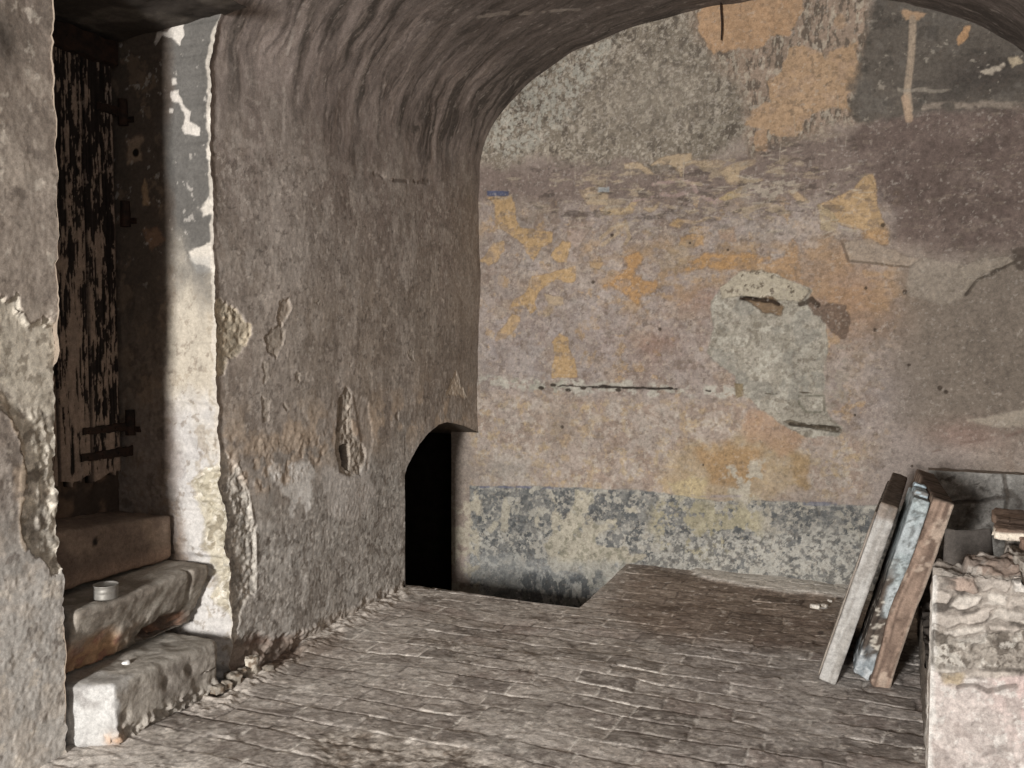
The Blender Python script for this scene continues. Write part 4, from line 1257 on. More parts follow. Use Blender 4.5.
def build_floor():
    st = .0055
    xs = np.concatenate([np.arange(-3.0, HX, st), [HX], np.arange(HX + st, .95, st)])
    ys = np.concatenate([np.arange(1.9, HY, st), [HY], np.arange(HY + st, YB + .03, st)])
    X, Y = np.meshgrid(xs, ys)
    # coursing, not quite straight
    wy = Y + .020 * fbm(X * 1.3, Y * 1.3, 3, 801) + .006 * fbm(X * 6, Y * 6, 3, 802) - .03 * X * 0
    wx = X + .015 * fbm(X * 2 + 9, Y * 2, 3, 803) + .005 * fbm(X * 7, Y * 7, 3, 804)
    bw, bl = .128, .265
    row = np.floor(wy / bw)
    fy = wy / bw - row
    off = _h2(row, row * 0 + 3, 11) * .5 + (row % 2) * .5
    ll = bl * (.9 + .2 * _h2(row, row * 0 + 7, 12))
    cx = wx / ll + off
    ci = np.floor(cx); fx = cx - ci
    r1 = _h2(ci, row, 21); r2 = _h2(ci, row, 22); r3 = _h2(ci, row, 23); r4 = _h2(ci, row, 24)
    ey = np.minimum(fy, 1 - fy) * bw; ex = np.minimum(fx, 1 - fx) * ll
    e = np.minimum(ey, ex) + .004 * fbm(X * 26, Y * 26, 3, 805)
    jo = 1 - sm(.002, .009, e)
    worn = sm(-.1, .5, fbm(X * 2.2, Y * 2.2, 4, 806))
    dust = sm(.1, .7, fbm(X * 3.1 + 4, Y * 3.1, 5, 807))
    h = (r1 - .5) * .004 + (fx - .5) * (r2 - .5) * .005 + (fy - .5) * (r3 - .35) * .007
    h = h * (1 - jo * .6) - jo * .0035 * (1 - .7 * dust)
    h = h * (1 - .5 * dust) + .010 * fbm(X * 1.6, Y * 1.6, 3, 808) + .0016 * fbm(X * 24, Y * 24, 4, 809) + .0025 * fbm(X * 9, Y * 9, 4, 810)
    at = lambda u, v: tuple(onZ(u, v, 0)[:2])
    p = Paint(X, Y, (116, 108, 100), at, G_FLOOR, 800)
    p.mix(sm(.35, .9, r4), (90, 82, 75), .85)
    p.mix(sm(.7, .95, r1), (76, 69, 63), .75)
    p.mix(sm(.75, 1, r2), (132, 124, 116), .6)
    p.mix(sm(.8, 1, r3), (108, 96, 88), .6)
    p.mix(sm(.1, .8, fbm(X * 12, Y * 12, 4, 811)), (128, 121, 113), .45)
    p.mix(sm(.2, .8, fbm(X * 20, Y * 16, 4, 812)), (86, 78, 72), .45)
    p.mix(dust, (132, 126, 118), .42)
    # joints: pale lime dust, dark where hollow
    jd = sm(-.5, .2, fbm(X * 5, Y * 5, 4, 813))
    p.mix(jo * jd, (154, 148, 139), .8)
    p.mix(jo * (1 - jd), (72, 65, 60), .7)
    p.speck(1 + 0 * X, 22, .3, (140, 133, 125), .4, .1); p.speck(1 + 0 * X, 30, .35, (84, 77, 71), .45, .1)
    # browner paving towards the end wall
    bk = p.reg([(600, 600), (640, 566), (830, 585), (860, 640), (760, 650), (640, 630)], .15, .1, 3)
    p.c = p.c * (1 - bk[..., None] * np.array([.34, .42, .48]))
    rt = p.reg([(700, 640), (940, 640), (960, 800), (700, 800)], .25, .1, 2)
    p.c = p.c * (1 - rt[..., None] * np.array([.12, .12, .10]))
    # lime spill along the end wall
    sk = p.reg([(690, 560), (850, 575), (850, 596), (790, 592), (740, 586), (700, 578)], .03, .03, 8)
    p.mix(sk, (140, 135, 127), .8); h = h + sk * .02 * sm(5.2, 5.72, Y)
    # broken patch in front
    bp_ = p.reg([(318, 730), (370, 728), (420, 740), (470, 745), (520, 770), (460, 800), (330, 800), (318, 760)], .04, .06, 6)
    p.mix(bp_, (120, 112, 102), .6); h = h * (1 - bp_ * .5) + bp_ * (-.004 + .003 * fbm(X * 30, Y * 30, 4, 815))
    p.speck(bp_, 20, .25, (78, 68, 58), .8); p.speck(bp_, 26, .4, (136, 128, 118), .5); p.speck(bp_, 34, .3, (66, 58, 50), .6)
    b2 = p.reg([(60, 745), (140, 745), (190, 760), (120, 800), (0, 800), (30, 765)], .04, .05, 6)
    p.mix(b2, (124, 118, 111), .5); h = h + b2 * .0025 * fbm(X * 22, Y * 22, 4, 816)
    cr = p.reg([(400, 620), (470, 640), (560, 640), (580, 665), (470, 670), (420, 650)], .06, .08, 6, thr=.0, tf=10)
    p.mix(cr, (128, 121, 112), .4); h = h + cr * .002 * fbm(X * 40, Y * 40, 3, 817)
    # crumbs fallen along the left wall
    m = p.line([(215, 700), (262, 668), (330, 628), (405, 590)], .05, .08, .03); p.mix(m, (128, 120, 111), .7); h = h + m * (.012 + .008 * fbm(X * 26, Y * 26, 4, 818))
    m = p.reg([(205, 690), (225, 648), (300, 640), (300, 655), (250, 668), (215, 695)], .03, .03, 8); p.mix(m, (74, 60, 51), .85); h = h - m * .03  # earth dip beside the steps, their shadow painted into its brown
    m = p.reg([(255, 672), (262, 655), (345, 630), (338, 645), (290, 662), (268, 676)], .03, .03, 8); p.mix(m, (84, 72, 62), .7)  # shadow wedge along the wall foot, painted in as brown
    # white plaster crumbs
    m = p.reg([(811, 606), (822, 603), (829, 608), (818, 611)], .008, .02, 24, thr=-.2, tf=30); p.mix(m, (190, 184, 174), .9)
    p.mix(sm(.4, .6, p.blob(821, 632, 4, 2)), (50, 44, 40), .8)
    p.speck(1 + 0 * X, 30, .74, (158, 150, 140), .5); p.speck(1 + 0 * X, 24, .74, (66, 58, 52), .6)
    Z = h - .004
    hole = (X <= HX + 1e-6) & (Y >= HY - 1e-6)
    xa = .5 * (X[:-1, :-1] + X[1:, 1:]); ya = .5 * (Y[:-1, :-1] + Y[1:, 1:])
    keep = ~((xa < HX) & (ya > HY))
    # wall side of the paving is broken down beside the doorway
    V = np.stack([X, Y, Z], -1)
    # ragged lip
    lipn = .012 * fbm(X * 9, Y * 0, 4, 820)
    on = (np.abs(Y - HY) < 1e-6) & (X < HX); V[..., 1] = np.where(on, V[..., 1] + np.minimum(lipn, .02) - .03 * sm(-1.9, -2.6, X), V[..., 1])
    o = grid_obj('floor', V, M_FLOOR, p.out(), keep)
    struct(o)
    # sides of the stairwell and plain floor behind the viewer
    def quads(nm, Q, mat):
        me = bpy.data.meshes.new(nm); bm = bmesh.new()
        for q_ in Q:
            bm.faces.new([bm.verts.new(c) for c in q_])
        bm.to_mesh(me); bm.free(); return struct(link(nm, me, mat))
    quads('wall_stairwell', [((-3.7, HY, -1.3), (HX, HY, -1.3), (HX, HY, -.012), (-3.7, HY, -.012)),
                             ((HX, HY, -1.3), (HX, YB + .02, -1.3), (HX, YB + .02, -.012), (HX, HY, -.012))], M_ROOM)
    quads('floor', [((-2.9, YR, -.01), (.95, YR, -.01), (.95, 1.905, -.01), (-2.9, 1.905, -.01))], plain_mat('plain_paving', (122, 114, 106), (100, 92, 86), 5))
    # end wall below the picture; past the reveal the passage is widened, shaped so it stays dark
    quads('wall_back', [((-2.835, YB + .01, -1.3), (-1.5, YB + .01, -1.3), (-1.5, YB + .01, -.6), (-2.835, YB + .01, -.6))], M_ROOM)
    YV = 6.9
    quads('wall_passage_widened_for_dark', [((-4.4, 4.69, -1.3), (-4.4, YV, -1.3), (-4.4, YV, 1.2), (-4.4, 4.69, 1.2)),
                           ((-4.4, 4.69, -1.3), (XL, 4.69, -1.3), (XL, 4.69, .9), (-4.4, 4.69, .9)),
                           ((-4.4, YV, -1.3), (-2.835, YV, -1.3), (-2.835, YV, 1.2), (-4.4, YV, 1.2)),
                           ((-2.835, YB, -1.3), (-2.835, YV, -1.3), (-2.835, YV, 1.2), (-2.835, YB, 1.2)),
                           ((-4.4, 4.69, -1.3), (-4.4, YV, -1.3), (XL, YV, -1.3), (XL, 4.69, -1.3)),
                           ((-4.4, YB, .81), (-4.4, YV, .81), (-2.835, YV, .81), (-2.835, YB, .81))], M_DARK)
    # vaulted head of the passage
    yy = np.linspace(4.69, 5.80, 60); zz = np.interp(yy, ARCH_Y, ARCH_Z)
    V = np.stack([np.stack([np.full(60, x_), yy, zz], -1) for x_ in np.linspace(XL, -4.4, 12)])
    c = np.empty(V.shape[:2] + (3,)); c[:] = lin((96, 86, 76))
    struct(grid_obj('ceiling_passage', V, M_LEFT, c))
    # steps going down through the arch
    for k in range(6):
        x1 = HX - .02 - k * .27
        zt = -.36 - k * .19
        if zt < -1.1:
            break
        def pf(V, V0):
            n = sm(-.5, .6, n3(V0, 8, 4, 50 + k))[:, None]
            return (lin((104, 97, 90)) * (1 - n) + lin((84, 78, 72)) * n) * 1.3
        struct(stone('trim_stair', (.28, .95, .19), (x1 - .14, 5.235, zt - .095), r=.012, step=.03, amp=.004, seed=40 + k, paint=pf))


build_floor()


# ----------------------------------------------------------------------------
# fallen stones by the lowest step and bits on the floor
# ----------------------------------------------------------------------------
def build_stones():
    spots = [  # u, v (foot), size, label
        (217, 694, (.05, .06, .045), 'squarish grey stone touching the right foot of the lowest step'),
        (226, 690, (.05, .045, .04), 'small lump of mortar second along from the lowest step'),
        (235, 684, (.055, .06, .05), 'knobbly mortar lump midway along the row of fallen stones'),
        (243, 678, (.05, .05, .05), 'grey rubble stone just left of the last upright one'),
        (252, 674, (.05, .055, .085), 'upright pale stone at the far right end of the fallen row'),
        (241, 668, (.04, .045, .04), 'small pale stone behind the row of fallen stones'),
        (229, 679, (.035, .04, .03), 'tiny stone lying behind the mortar lumps'),
        (268, 671, (.04, .05, .025), 'flat chip lying alone right of the fallen row'),
    ]
    for k, (u, v, d, lab) in enumerate(spots):
        c = onZ(u, v, .0)
        def sh(V, V0, k=k, d=d):
            return V * (1 + .22 * n3(V0 + k, 16, 3, 60 + k))[:, None]
        g_ = (150, 142, 130) if k in (4, 5) else (128, 120, 110)
        o = stone('rubble_stone', d, (c.x, c.y, d[2] * .46), rot=(.1 * (k % 3 - 1), .12 * (k % 2), k * 1.3), r=min(d) * .38, step=.006, amp=.006, f=30, seed=60 + k,
                  paint=tint(g_, tuple(int(q * .78) for q in g_), [((96, 84, 72), 40, .35)], 60 + k, 24, G_STONE), shape=sh)
        thing(o, lab, 'stone', 'stones fallen beside the steps')
    for k, (u, v, d, lab) in enumerate([(815, 608, (.05, .035, .02), 'larger white plaster crumb on the brick floor'),
                                        (825, 607, (.03, .03, .016), 'smaller white plaster crumb just right of the larger one'),
                                        (830, 602, (.022, .02, .012), 'tiniest white plaster crumb, closest to the grey door leaf')]):
        c = onZ(u, v, .0)
        o = stone('plaster_crumb', d, (c.x, c.y, d[2] * .5), rot=(0, 0, k), r=min(d) * .35, step=.004, amp=.004, f=60, seed=80 + k,
                  paint=tint((196, 190, 180), (150, 142, 132), None, 80 + k, 40, 1.4))
        thing(o, lab, 'plaster', 'plaster crumbs on the brick floor')


build_stones()


# ----------------------------------------------------------------------------
# ruined masonry bench at right
# ----------------------------------------------------------------------------
def build_bench():
    root = empty('masonry_bench', (.45, 4.2, 0))
    thing(root, 'ruined brick and rubble bench with pinkish plastered front', 'masonry')
    Y0 = 3.27; XA = .117
    # ---- front face, laid in thin broken courses above, plaster below
    st = .0035
    xs = np.arange(XA, .755, st); zs = np.arange(-.004, .80, st)
    X, Z = np.meshgrid(xs, zs)
    rs = np.random.RandomState(21)
    lvl = [.0]
    while lvl[-1] < .9:
        lvl.append(lvl[-1] + rs.uniform(.030, .062))
    lvl = np.array(lvl)
    Zw = Z + .022 * fbm(X * 6, Z * 5, 3, 901) + .006 * fbm(X * 18, Z * 18, 3, 902)
    row = np.clip(np.searchsorted(lvl, Zw) - 1, 0, len(lvl) - 2)
    fz = np.minimum(Zw - lvl[row], lvl[row + 1] - Zw)
    ll = .07 + .14 * _h2(row, row * 0 + 1, 31)
    Xw = X + .03 * fbm(X * 9, Z * 9, 3, 903)
    cx = Xw / ll + _h2(row, row * 0 + 2, 32) * 9
    ci = np.floor(cx); fx = np.minimum(cx - ci, 1 - cx + ci) * ll
    r1 = _h2(ci, row, 33); r2 = _h2(ci, row, 34); r3 = _h2(ci, row, 35)
    e = np.minimum(fz, fx) + .005 * fbm(X * 30, Z * 30, 3, 904)
    inn = sm(.002, .011, e)
    at = lambda u, v: (lambda q: (q.x, q.z))(onY(u, v, Y0))
    p = Paint(X, Z, (176, 164, 152), at, G_RUB, 900)
    # stones
    p.mix(sm(.2, .5, r1), (190, 180, 168), .9); p.mix(sm(.55, .75, r1), (156, 146, 135), .9); p.mix(sm(.86, .93, r1), (170, 142, 124), .7)
    p.mix(sm(.85, .95, r2), (206, 198, 188), .9); p.mix(sm(.3, .9, fbm(X * 16, Z * 22, 4, 905)), (136, 126, 116), .6)
    p.mix(1 - inn, (140, 129, 118), .8)
    hol = sm(.55, .75, r3) * sm(.1, .5, fbm(X * 8, Z * 14, 3, 906))
    p.mix((1 - inn) * sm(.1, .5, fbm(X * 9, Z * 12, 4, 907)), (70, 62, 56), .85)
    h = inn * (.012 + .022 * (r2 - .5)) + .006 * fbm(X * 24, Z * 30, 4, 908) + .003 * fbm(X * 70, Z * 70, 3, 909) - .012
    # crumbly mortar bed
    bed = p.reg([(900, 622), (960, 640), (1060, 632), (1060, 668), (1000, 674), (930, 668), (900, 668)], .01, .02, 9)
    p.mix(bed, (148, 138, 126), .85); p.speck(bed, 28, .15, (98, 88, 78), .85); p.speck(bed, 30, .3, (196, 188, 176), .8)
    h = h * (1 - bed) + bed * (-.018 + .016 * fbm(X * 40, Z * 40, 4, 910))
    # plaster
    pl = p.reg([(880, 672), (935, 674), (985, 676), (1060, 668), (1060, 900), (880, 900)], .006, .02, 10)
    p.mix(pl, (196, 182, 174), .95)
    pk = p.reg([(985, 668), (1060, 655), (1060, 760), (1020, 740), (1000, 705)], .06, .04, 6); p.mix(pk * pl, (198, 172, 164), .8)
    p.speck(pl, 22, .1, (172, 160, 152), .7); p.speck(pl, 34, .35, (210, 202, 194), .7); p.speck(pl, 14, .5, (156, 142, 134), .6)
    p.mix(p.reg([(940, 676), (962, 676), (960, 684), (944, 684)], .01, .015, 14), (176, 156, 124), .9)
    h = h * (1 - pl) + pl * (.006 + .004 * fbm(X * 30, Z * 26, 4, 911) + .003 * fbm(X * 60, Z * 60, 3, 912))
    m = p.line([(958, 688), (975, 686), (988, 692), (1004, 688), (1016, 686)], .004, .005, .006); p.mix(m, (110, 98, 90), .8); h = h - m * .006
    # pale lime on the arris
    ed = 1 - sm(.006, .02, X - XA + .006 * fbm(Z * 20, Z * 0, 3, 913))
    p.mix(ed, (214, 208, 200), .8)
    p.mul(1 + .1 * fbm(X * 24, Z * 24, 4, 914))

    # ---- height of the broken top, over (x, y)
    def top(Xt, Yt):
        base = .733 + .012 * sm(3.3, 3.7, Yt)
        q = _h2(np.floor((Xt + .02 * fbm(Xt * 8, Yt * 8, 2, 921)) / .13 + 3.3), np.floor((Yt + .02 * fbm(Xt * 8, Yt * 8, 2, 922)) / .10), 41)
        base = base + (q - .5) * .04 + .012 * fbm(Xt * 20, Yt * 20, 4, 923) + .008 * fbm(Xt * 45, Yt * 45, 3, 924)
        front_drop = -.02 * (1 - sm(3.27, 3.36, Yt))
        base = base + front_drop
        xe = np.interp(Yt, [3.2, 3.37, 3.45, 3.9, 3.99, 4.03, 5.6], [.10, .10, .31, .36, .38, 1.0, 1.0]) + .025 * fbm(Yt * 9, Xt * 9, 3, 925)
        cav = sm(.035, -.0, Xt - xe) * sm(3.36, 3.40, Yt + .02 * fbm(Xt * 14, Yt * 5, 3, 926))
        return base * (1 - cav) + cav * (.265 + .02 * fbm(Xt * 14, Yt * 14, 3, 927)), cav, q
    tz, _, _ = top(xs, np.full(len(xs), Y0))
    Z2 = np.minimum(Z, tz[None, :])
    keep = ~(Z[:-1, :-1] >= np.minimum(tz[None, :-1], tz[None, 1:]) + st)
    fade = sm(0, .01, tz[None, :] - Z) * sm(0, .012, X - XA)
    V = np.stack([X - .45 + (-.008 * 0) * Z, Y0 - h * fade - 4.2, Z2], -1)
    grid_obj('front_wall', V, M_RUBBLE, p.out(), keep, parent=root)
    # ---- top
    st2 = .007
    ys = np.arange(Y0, 5.45, st2); xs2 = np.arange(XA, .755, st2)
    X2, Y2 = np.meshgrid(xs2, ys)
    H, cav, q = top(X2, Y2)
    pt = Paint(X2, Y2, (150, 138, 126), lambda u, v: tuple(onZ(u, v, .75)[:2]), G_RUB, 950)
    pt.mix(sm(.4, .7, q), (176, 165, 152), .8); pt.mix(sm(.75, .95, q), (150, 122, 104), .7)
    pt.mix(sm(-.1, .6, fbm(X2 * 18, Y2 * 18, 4, 951)), (126, 114, 104), .6); pt.mix(sm(.3, .7, fbm(X2 * 26, Y2 * 26, 4, 952)), (196, 186, 174), .6)
    pt.mix(sm(.3, .7, fbm(X2 * 22 + 5, Y2 * 22, 4, 953)), (92, 82, 73), .7)
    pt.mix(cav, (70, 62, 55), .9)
    V = np.stack([X2 - .45, Y2 - 4.2, H], -1)
    V[0, :, 1] = Y0 - 4.2
    grid_obj('broken_top', V, M_RUBBLE, pt.out(), parent=root)
    # ---- left side (edge-on from the room), down to the floor
    ys3 = np.arange(Y0, 5.45, .01); n = 60
    tl, _, _ = top(np.full(len(ys3), XA), ys3)
    T = np.linspace(0, 1, n)[:, None]
    Zs = -.02 + (tl[None, :] + .02) * T; Ys = np.broadcast_to(ys3[None, :], Zs.shape)
    c = np.empty(Zs.shape + (3,)); c[:] = lin((200, 194, 186))
    k = sm(-.2, .5, fbm(Ys * 12, Zs * 12, 4, 961))[..., None]; c = c * (1 - k) + lin((160, 150, 140)) * k
    fd = sm(3.45, 3.6, Ys)[..., None]; c = c * (1 - fd) + lin((96, 88, 80)) * fd
    Xs = XA - .45 - .006 * fbm(Ys * 20, Zs * 20, 4, 962) * sm(0, .03, Ys - Y0)
    grid_obj('side_wall', np.stack([Xs, Ys - 4.2, Zs], -1), M_RUBBLE, c * 1.2, parent=root, flip=True)

    # ---- loose pieces lying on it
    # thin terracotta slab
    c = onZ(992, 522, .845)
    def sh(V, V0):
        V = V.copy(); V[:, 0] += .02 * n3(V0, 12, 3, 101) * (np.abs(V0[:, 0]) > .12); V[:, 1] += .015 * n3(V0, 14, 3, 102) * (np.abs(V0[:, 1]) > .06)
        return V
    def pf(V, V0):
        n = sm(-.5, .6, n3(V0, 14, 5, 103))[:, None]
        cc = lin((112, 94, 81)) * (1 - n) + lin((98, 83, 73)) * n
        e_ = sm(.012, .006, V0[:, 2])[:, None] * sm(-.06, -.1, V0[:, 1])[:, None]
        return (cc * (1 - e_) + lin((202, 190, 174)) * e_) * 1.25
    o = stone('brick_tile', (.34, .34, .04), (.505, 3.86, .782), rot=(.05, -.02, -.12), r=.008, step=.008, amp=.004, f=24, seed=101, paint=pf, shape=sh, mat=M_RUBBLE)
    thing(o, 'brown terracotta floor tile lying on top of the ruined bench', 'tile')
    # grey stone slab slumped in the hollow
    def pg(V, V0):
        n = sm(-.5, .6, n3(V0, 10, 4, 113))[:, None]
        return (lin((88, 82, 77)) * (1 - n) + lin((74, 69, 65)) * n)
    def sg(V, V0):
        V = V.copy(); V[:, 0] *= 1 - .18 * sm(-.1, .15, V0[:, 1]); V[:, 1] += .02 * n3(V0, 7, 3, 114) * (np.abs(V0[:, 1]) > .1)
        return V
    o = stone('stone_slab', (.20, .34, .03), (.262, 3.86, .595), rot=(math.radians(58), math.radians(-6), math.radians(-8)), r=.008, step=.01, amp=.003, f=14, seed=111, paint=pg, shape=sg)
    thing(o, 'smooth grey slab slumped in the dark hollow behind the bench front', 'slab')
    # broken bricks
    rs2 = random.Random(12)
    bricks = [(.42, 3.36, .78, (.11, .08, .04), .3, 'pale broken brick at the front edge of the bench top'),
              (.46, 3.56, .845, (.12, .09, .045), .1, 'pinkish brick stub just below the terracotta tile')]
    for k, (x, y, z, d, rz, lab) in enumerate(bricks):
        zt = float(top(np.array([x]), np.array([y]))[0][0])
        g_ = [(190, 180, 168), (182, 152, 134)][k]
        o = stone('broken_brick', d, (x, y, zt + d[2] * .6), rot=(.04, -.03, rz), r=.008, step=.006, amp=.005, f=26, seed=120 + k,
                  paint=tint(g_, tuple(int(q_ * .8) for q_ in g_), [((110, 98, 88), 30, .4)], 120 + k, 20, G_RUB), mat=M_RUBBLE)
        thing(o, lab, 'brick', 'broken bricks on the ruined bench')


build_bench()


# low grey masonry ledge against the end wall
def build_ledge():
    X0, X1, Zt = .165, .755, .728
    st = .006
    xs = np.arange(X0, X1, st); zs = np.arange(-.02, Zt + st, st)
    X, Z = np.meshgrid(xs, zs)
    Z = np.minimum(Z, Zt)
    at = lambda u, v: (lambda q: (q.x, q.z))(onY(u, v, 5.6))
    p = Paint(X, Z, (118, 114, 108), at, 1.35, 1000)
    p.mix(sm(-.1, .6, fbm(X * 8, Z * 8, 4, 1001)), (138, 134, 128), .7); p.speck(1 + 0 * X, 16, .3, (84, 78, 72), .8); p.speck(1 + 0 * X, 24, .5, (160, 155, 148), .6)
    m = p.line([(935, 506), (1005, 497)], .006, .008, .008); p.mix(m, (70, 62, 56), .7); h = -m * .012
    m = p.line([(1003, 470), (1008, 497), (1004, 520)], .006, .008, .01); p.mix(m, (72, 64, 56), .8); h = h - m * .012
    h = h + .006 * fbm(X * 14, Z * 14, 4, 1002) + .004 * fbm(X * 40, Z * 40, 3, 1003)
    fr = np.stack([X, 5.60 - h, Z], -1)
    nb = 12
    tp = np.stack([np.stack([xs, 5.60 - h[-1] + (5.712 - 5.60 + h[-1]) * t, np.full(len(xs), Zt) + .004 * fbm(xs * 20, xs * 0 + t * 3, 3, 1004)], -1) for t in np.linspace(0, 1, nb)[1:]])
    V = np.concatenate([fr, tp]); c = np.concatenate([p.out(), np.broadcast_to((lin((120, 110, 100)) * 1.3), tp.shape)])
    o = grid_obj('masonry_ledge', V, M_RUBBLE, c)
    thing(o, 'low grey masonry ledge along the foot of the end wall behind the bench', 'masonry')


build_ledge()


# ----------------------------------------------------------------------------
# old door leaves leaning to the right against the bench
# ----------------------------------------------------------------------------
def slab(name, dims, off, parent, colfn, step=.009, r=.004, seed=0, shape=None, mat=None):
    V, F = box_lattice(*dims, step)
    V0 = V.copy()
    V, nrm = rounded(V, dims, r)
    V = V + nrm * (.0016 * n3(V0 * [1, 1, .25] + seed, 60, 3, seed))[:, None]
    if shape is not None:
        V = shape(V, V0)
    c = np.clip(colfn(V0), .002, .85)
    me = mesh_np(name, V + np.array(off), F, c)
    return link(name, me, mat or M_WOOD, parent)


def wood(base, dark, seed, f=(90, 90, 5), gain=1.5):
    def fn(P):
        q = P * np.array(f) / 30.0
        n = n3(q, 30, 5, seed); k = sm(-.4, .45, n)[:, None]
        return (lin(base) * (1 - k) + lin(dark) * k) * gain
    return fn


def build_leaves():
    # grey leaf
    L1, T1, D1 = .815, .072, .90
    tilt = math.atan2(.234, .789)
    root = empty('door_leaf', (-.233, 4.545, .004), (0, tilt, math.radians(-2.6)))
    thing(root, 'pale grey weathered door leaf leaning beside the blue painted one', 'door leaf', 'door leaves leaning by the bench')

    def c1(P):
        b = wood((150, 147, 143), (128, 124, 119), 201, gain=1.4)(P)
        e_ = sm(L1 / 2 - .012, L1 / 2 - .004, P[:, 2])[:, None]
        b = b * (1 - e_) + wood((92, 80, 70), (64, 55, 48), 202, (5, 60, 60), 1.4)(P) * e_
        s_ = sm(.3, .6, n3(P * [1, 1, .4], 26, 4, 203))[:, None]
        b = b * (1 - s_ * .5) + lin((104, 98, 92)) * 1.1 * s_ * .5
        up = (sm(.33, .36, P[:, 2] + .02 * n3(P, 30, 3, 204)))[:, None] * .75
        return b * (1 - up) + wood((104, 92, 82), (78, 68, 60), 205, gain=1.4)(P) * up
    slab('panel', (T1, D1, L1), (0, 0, L1 / 2), root, c1, seed=210, r=.006)
    o = slab('moulding', (.010, D1 - .02, L1 - .06), (-T1 / 2 - .005, .012, L1 / 2 - .02), root, wood((120, 112, 104), (84, 76, 68), 211), seed=212, r=.005)
    # blue and brown leaf
    tilt2 = math.atan2(.225, .80)
    root = empty('door_leaf', (-.117, 4.62, .004), (0, tilt2, math.radians(3.5)))
    thing(root, 'thick door leaf with flaking pale blue paint and a reddish brown edge', 'door leaf', 'door leaves leaning by the bench')
    L2 = .845

    def cb(P):
        b = wood((140, 120, 106), (100, 84, 74), 221, gain=1.15)(P)
        s_ = sm(.42, .6, n3(P * [1, 1, .6], 22, 4, 222))[:, None]
        b = b * (1 - s_ * .7) + lin((176, 158, 142)) * 1.0 * s_ * .7
        d_ = sm(.5, .7, n3(P * [1, 1, .5], 28, 4, 223))[:, None]
        b = b * (1 - d_ * .8) + lin((92, 76, 66)) * d_ * .8
        r_ = sm(.028, .036, P[:, 0])[:, None] * .6
        b = b * (1 - r_) + lin((166, 152, 138)) * 1.0 * r_
        e_ = sm(L2 / 2 - .012, L2 / 2 - .004, P[:, 2])[:, None]
        return b * (1 - e_) + wood((100, 86, 76), (66, 57, 50), 224, (5, 60, 60), 1.4)(P) * e_

    def sb(V, V0):
        V = V.copy()
        # chewed outer corner half way down
        V[:, 0] -= .006 * sm(.02, .04, V0[:, 0]) * sm(.05, -.05, V0[:, 2]) * sm(.35, .2, np.abs(V0[:, 2] + .1))
        V[:, 0] -= .018 * (V0[:, 0] < 0) * sm(-.05, -.2, V0[:, 1]) * np.exp(-((V0[:, 2] + .08) / .16) ** 2)
        V[:, 2] += .02 * n3(V0, 9, 3, 225) * (V0[:, 2] < -L2 / 2 + .03)
        return V
    slab('edge_board', (.082, .84, L2), (.045, -.06, L2 / 2), root, cb, seed=226, r=.006, shape=sb)['label'] = 'reddish brown bare wood edge board'

    def cblue(P):
        b = wood((150, 157, 157), (132, 139, 140), 231, (60, 60, 30), 1.2)(P)
        w = sm(.15, .5, n3(P * [1, 1, .7], 14, 4, 232))[:, None]
        b = b * (1 - w * .8) + lin((172, 177, 178)) * 1.0 * w * .8
        f_ = sm(.12, .3, n3(P, 46, 4, 233) - .1)[:, None]
        b = b * (1 - f_ * .75) + lin((96, 98, 96)) * f_ * .75
        gone = sm(-.10, -.14, P[:, 2] + .05 * n3(P, 14, 4, 234)) * sm(-.33, -.28, P[:, 2] + .04 * n3(P, 16, 4, 235))
        gone = np.maximum(gone, sm(-.012, -.032, P[:, 0] + (P[:, 2] - .25) * .06 + .012 * n3(P * [1, 1, .5], 24, 3, 236)) * sm(.2, .0, P[:, 2]))[:, None]
        dk = wood((78, 69, 62), (52, 46, 42), 237, gain=1.3)(P)
        sp = sm(.4, .6, n3(P, 40, 3, 238))[:, None]; dk = dk * (1 - sp) + lin((180, 172, 160)) * sp
        b = b * (1 - gone) + dk * gone
        wh = sm(-.27, -.32, P[:, 2] + .04 * n3(P, 16, 4, 239))[:, None]
        k = sm(-.2, .4, n3(P, 30, 4, 240))[:, None]
        b = b * (1 - wh * .8) + (lin((196, 200, 202)) * 1.0 * k + lin((140, 147, 151)) * (1 - k)) * wh * .8
        return b

    def sblue(V, V0):
        V = V.copy()
        lowb = sm(-.05, -.18, V0[:, 2])
        V[:, 1] += (V0[:, 1] < 0) * lowb * .02 * (1 + n3(V0, 20, 3, 241))
        V[:, 2] += (V0[:, 2] < -.3) * .02 * n3(V0, 12, 3, 242)
        return V
    slab('painted_board', (.068, .28, L2 - .03), (-.032, -.32, L2 / 2 - .012), root, cblue, seed=243, r=.005, shape=sblue)['label'] = 'pale blue paint, flaking off the lower part'

    def cend(P):
        b = wood((150, 162, 168), (124, 135, 141), 251, (40, 40, 30), 1.6)(P)
        f_ = sm(.05, .3, n3(P, 34, 4, 252))[:, None]
        return b * (1 - f_ * .8) + lin((112, 102, 92)) * f_ * .8
    slab('tenon_block', (.058, .12, .045), (-.032, -.32, L2 - .028), root, cend, seed=253, r=.006)
    slab('tenon_block', (.052, .06, .05), (-.028, -.21, L2 - .022), root, cend, seed=254, r=.006)


build_leaves()


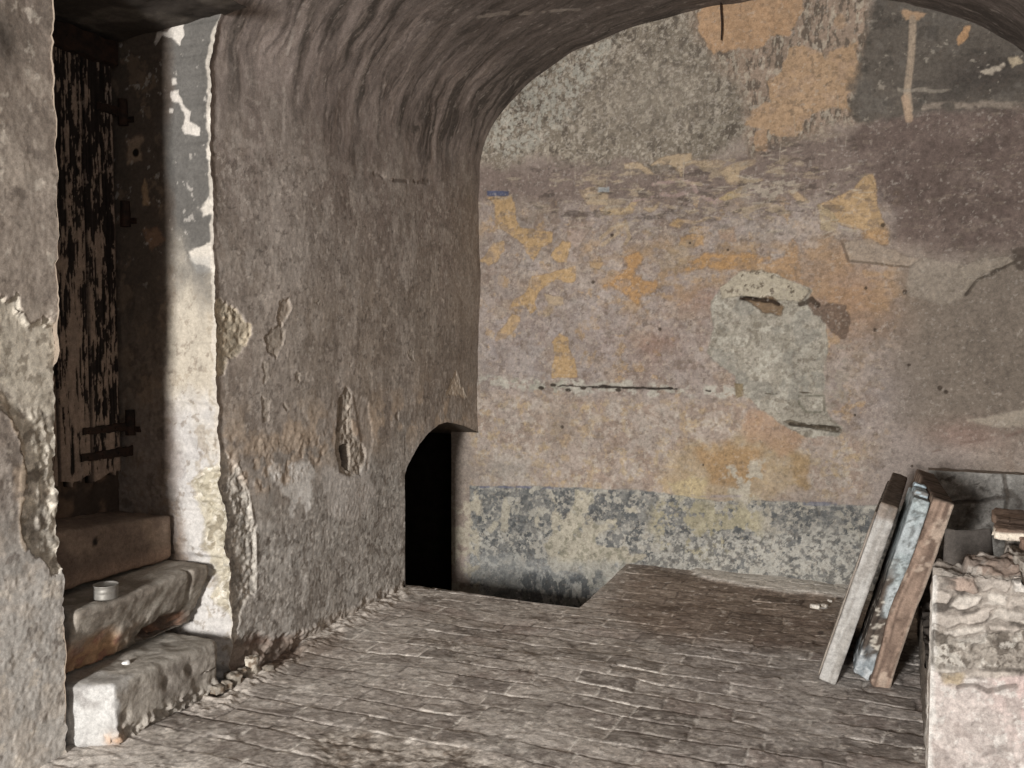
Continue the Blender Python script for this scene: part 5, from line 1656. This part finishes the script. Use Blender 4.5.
# iron rod hanging from the crown of the vault
def build_rod():
    c = onY(721, 40, 5.68)
    me = bpy.data.meshes.new('iron_rod'); bm = bmesh.new()
    zt = ZS + VB * math.sqrt(1 - ((c.x - XC) / VA) ** 2) + .01
    n = 14; rows = []
    for i in range(n + 1):
        t = i / n; z = c.z + (zt - c.z) * t
        r = .005 * (.75 + .25 * min(1, t * 4))
        ox = .004 * math.sin(t * 5); oy = .003 * math.cos(t * 4)
        rows.append([bm.verts.new((r * math.cos(a) + ox, r * math.sin(a) + oy, z - c.z)) for a in [2 * math.pi * k / 10 for k in range(10)]])
    for r0, r1 in zip(rows[:-1], rows[1:]):
        for k in range(10):
            bm.faces.new((r0[k], r0[(k + 1) % 10], r1[(k + 1) % 10], r1[k]))
    bm.faces.new(rows[0][::-1]); bm.faces.new(rows[-1])
    for f_ in bm.faces:
        f_.smooth = True
    bm.to_mesh(me); bm.free()
    o = link('hanging_rod', me, M_IRON)
    o.location = (c.x, 5.68, c.z)
    thing(o, 'thin dark iron rod hanging from the crown of the vault', 'rod')


build_rod()


# ----------------------------------------------------------------------------
# light: daylight through the entrance behind the viewer, plus an added side fill
# ----------------------------------------------------------------------------
def area(name, loc, rot, sx, sy, power, col):
    ld = bpy.data.lights.new(name, 'AREA'); ld.shape = 'RECTANGLE'; ld.size = sx; ld.size_y = sy
    ld.energy = power; ld.color = col
    o = bpy.data.objects.new(name, ld); COL.objects.link(o)
    o.location = loc; o.rotation_euler = rot
    return o


area('entrance_daylight', ((DX0 + DX1) / 2, YR + .03, (DZ0 + DZ1) / 2), (math.radians(90), 0, 0), DX1 - DX0, DZ1 - DZ0, 830, (1, .99, .97))
area('side_fill_light', (XR - .03, -.6, 1.75), (math.radians(90), 0, math.radians(90)), 1.4, 1.2, 26, (.96, .98, 1))  # added soft fill from the right; no window stands there

w = bpy.data.worlds.new('World'); SC.world = w; w.use_nodes = True
w.node_tree.nodes['Background'].inputs[0].default_value = (.8, .85, .9, 1)
w.node_tree.nodes['Background'].inputs[1].default_value = .05

# camera
cd = bpy.data.cameras.new('Camera'); cam = bpy.data.objects.new('Camera', cd); COL.objects.link(cam)
cam.location = (0, 0, EYE); cam.rotation_euler = (math.pi / 2 - PITCH, 0, YAW)
cd.sensor_width = 36; cd.lens = FPX / 1024 * 36; cd.clip_start = .05
SC.camera = cam

vs = SC.view_settings
vs.view_transform = 'Standard'; vs.look = 'None'; vs.gamma = 1; vs.exposure = 0.0
vs.use_curve_mapping = False
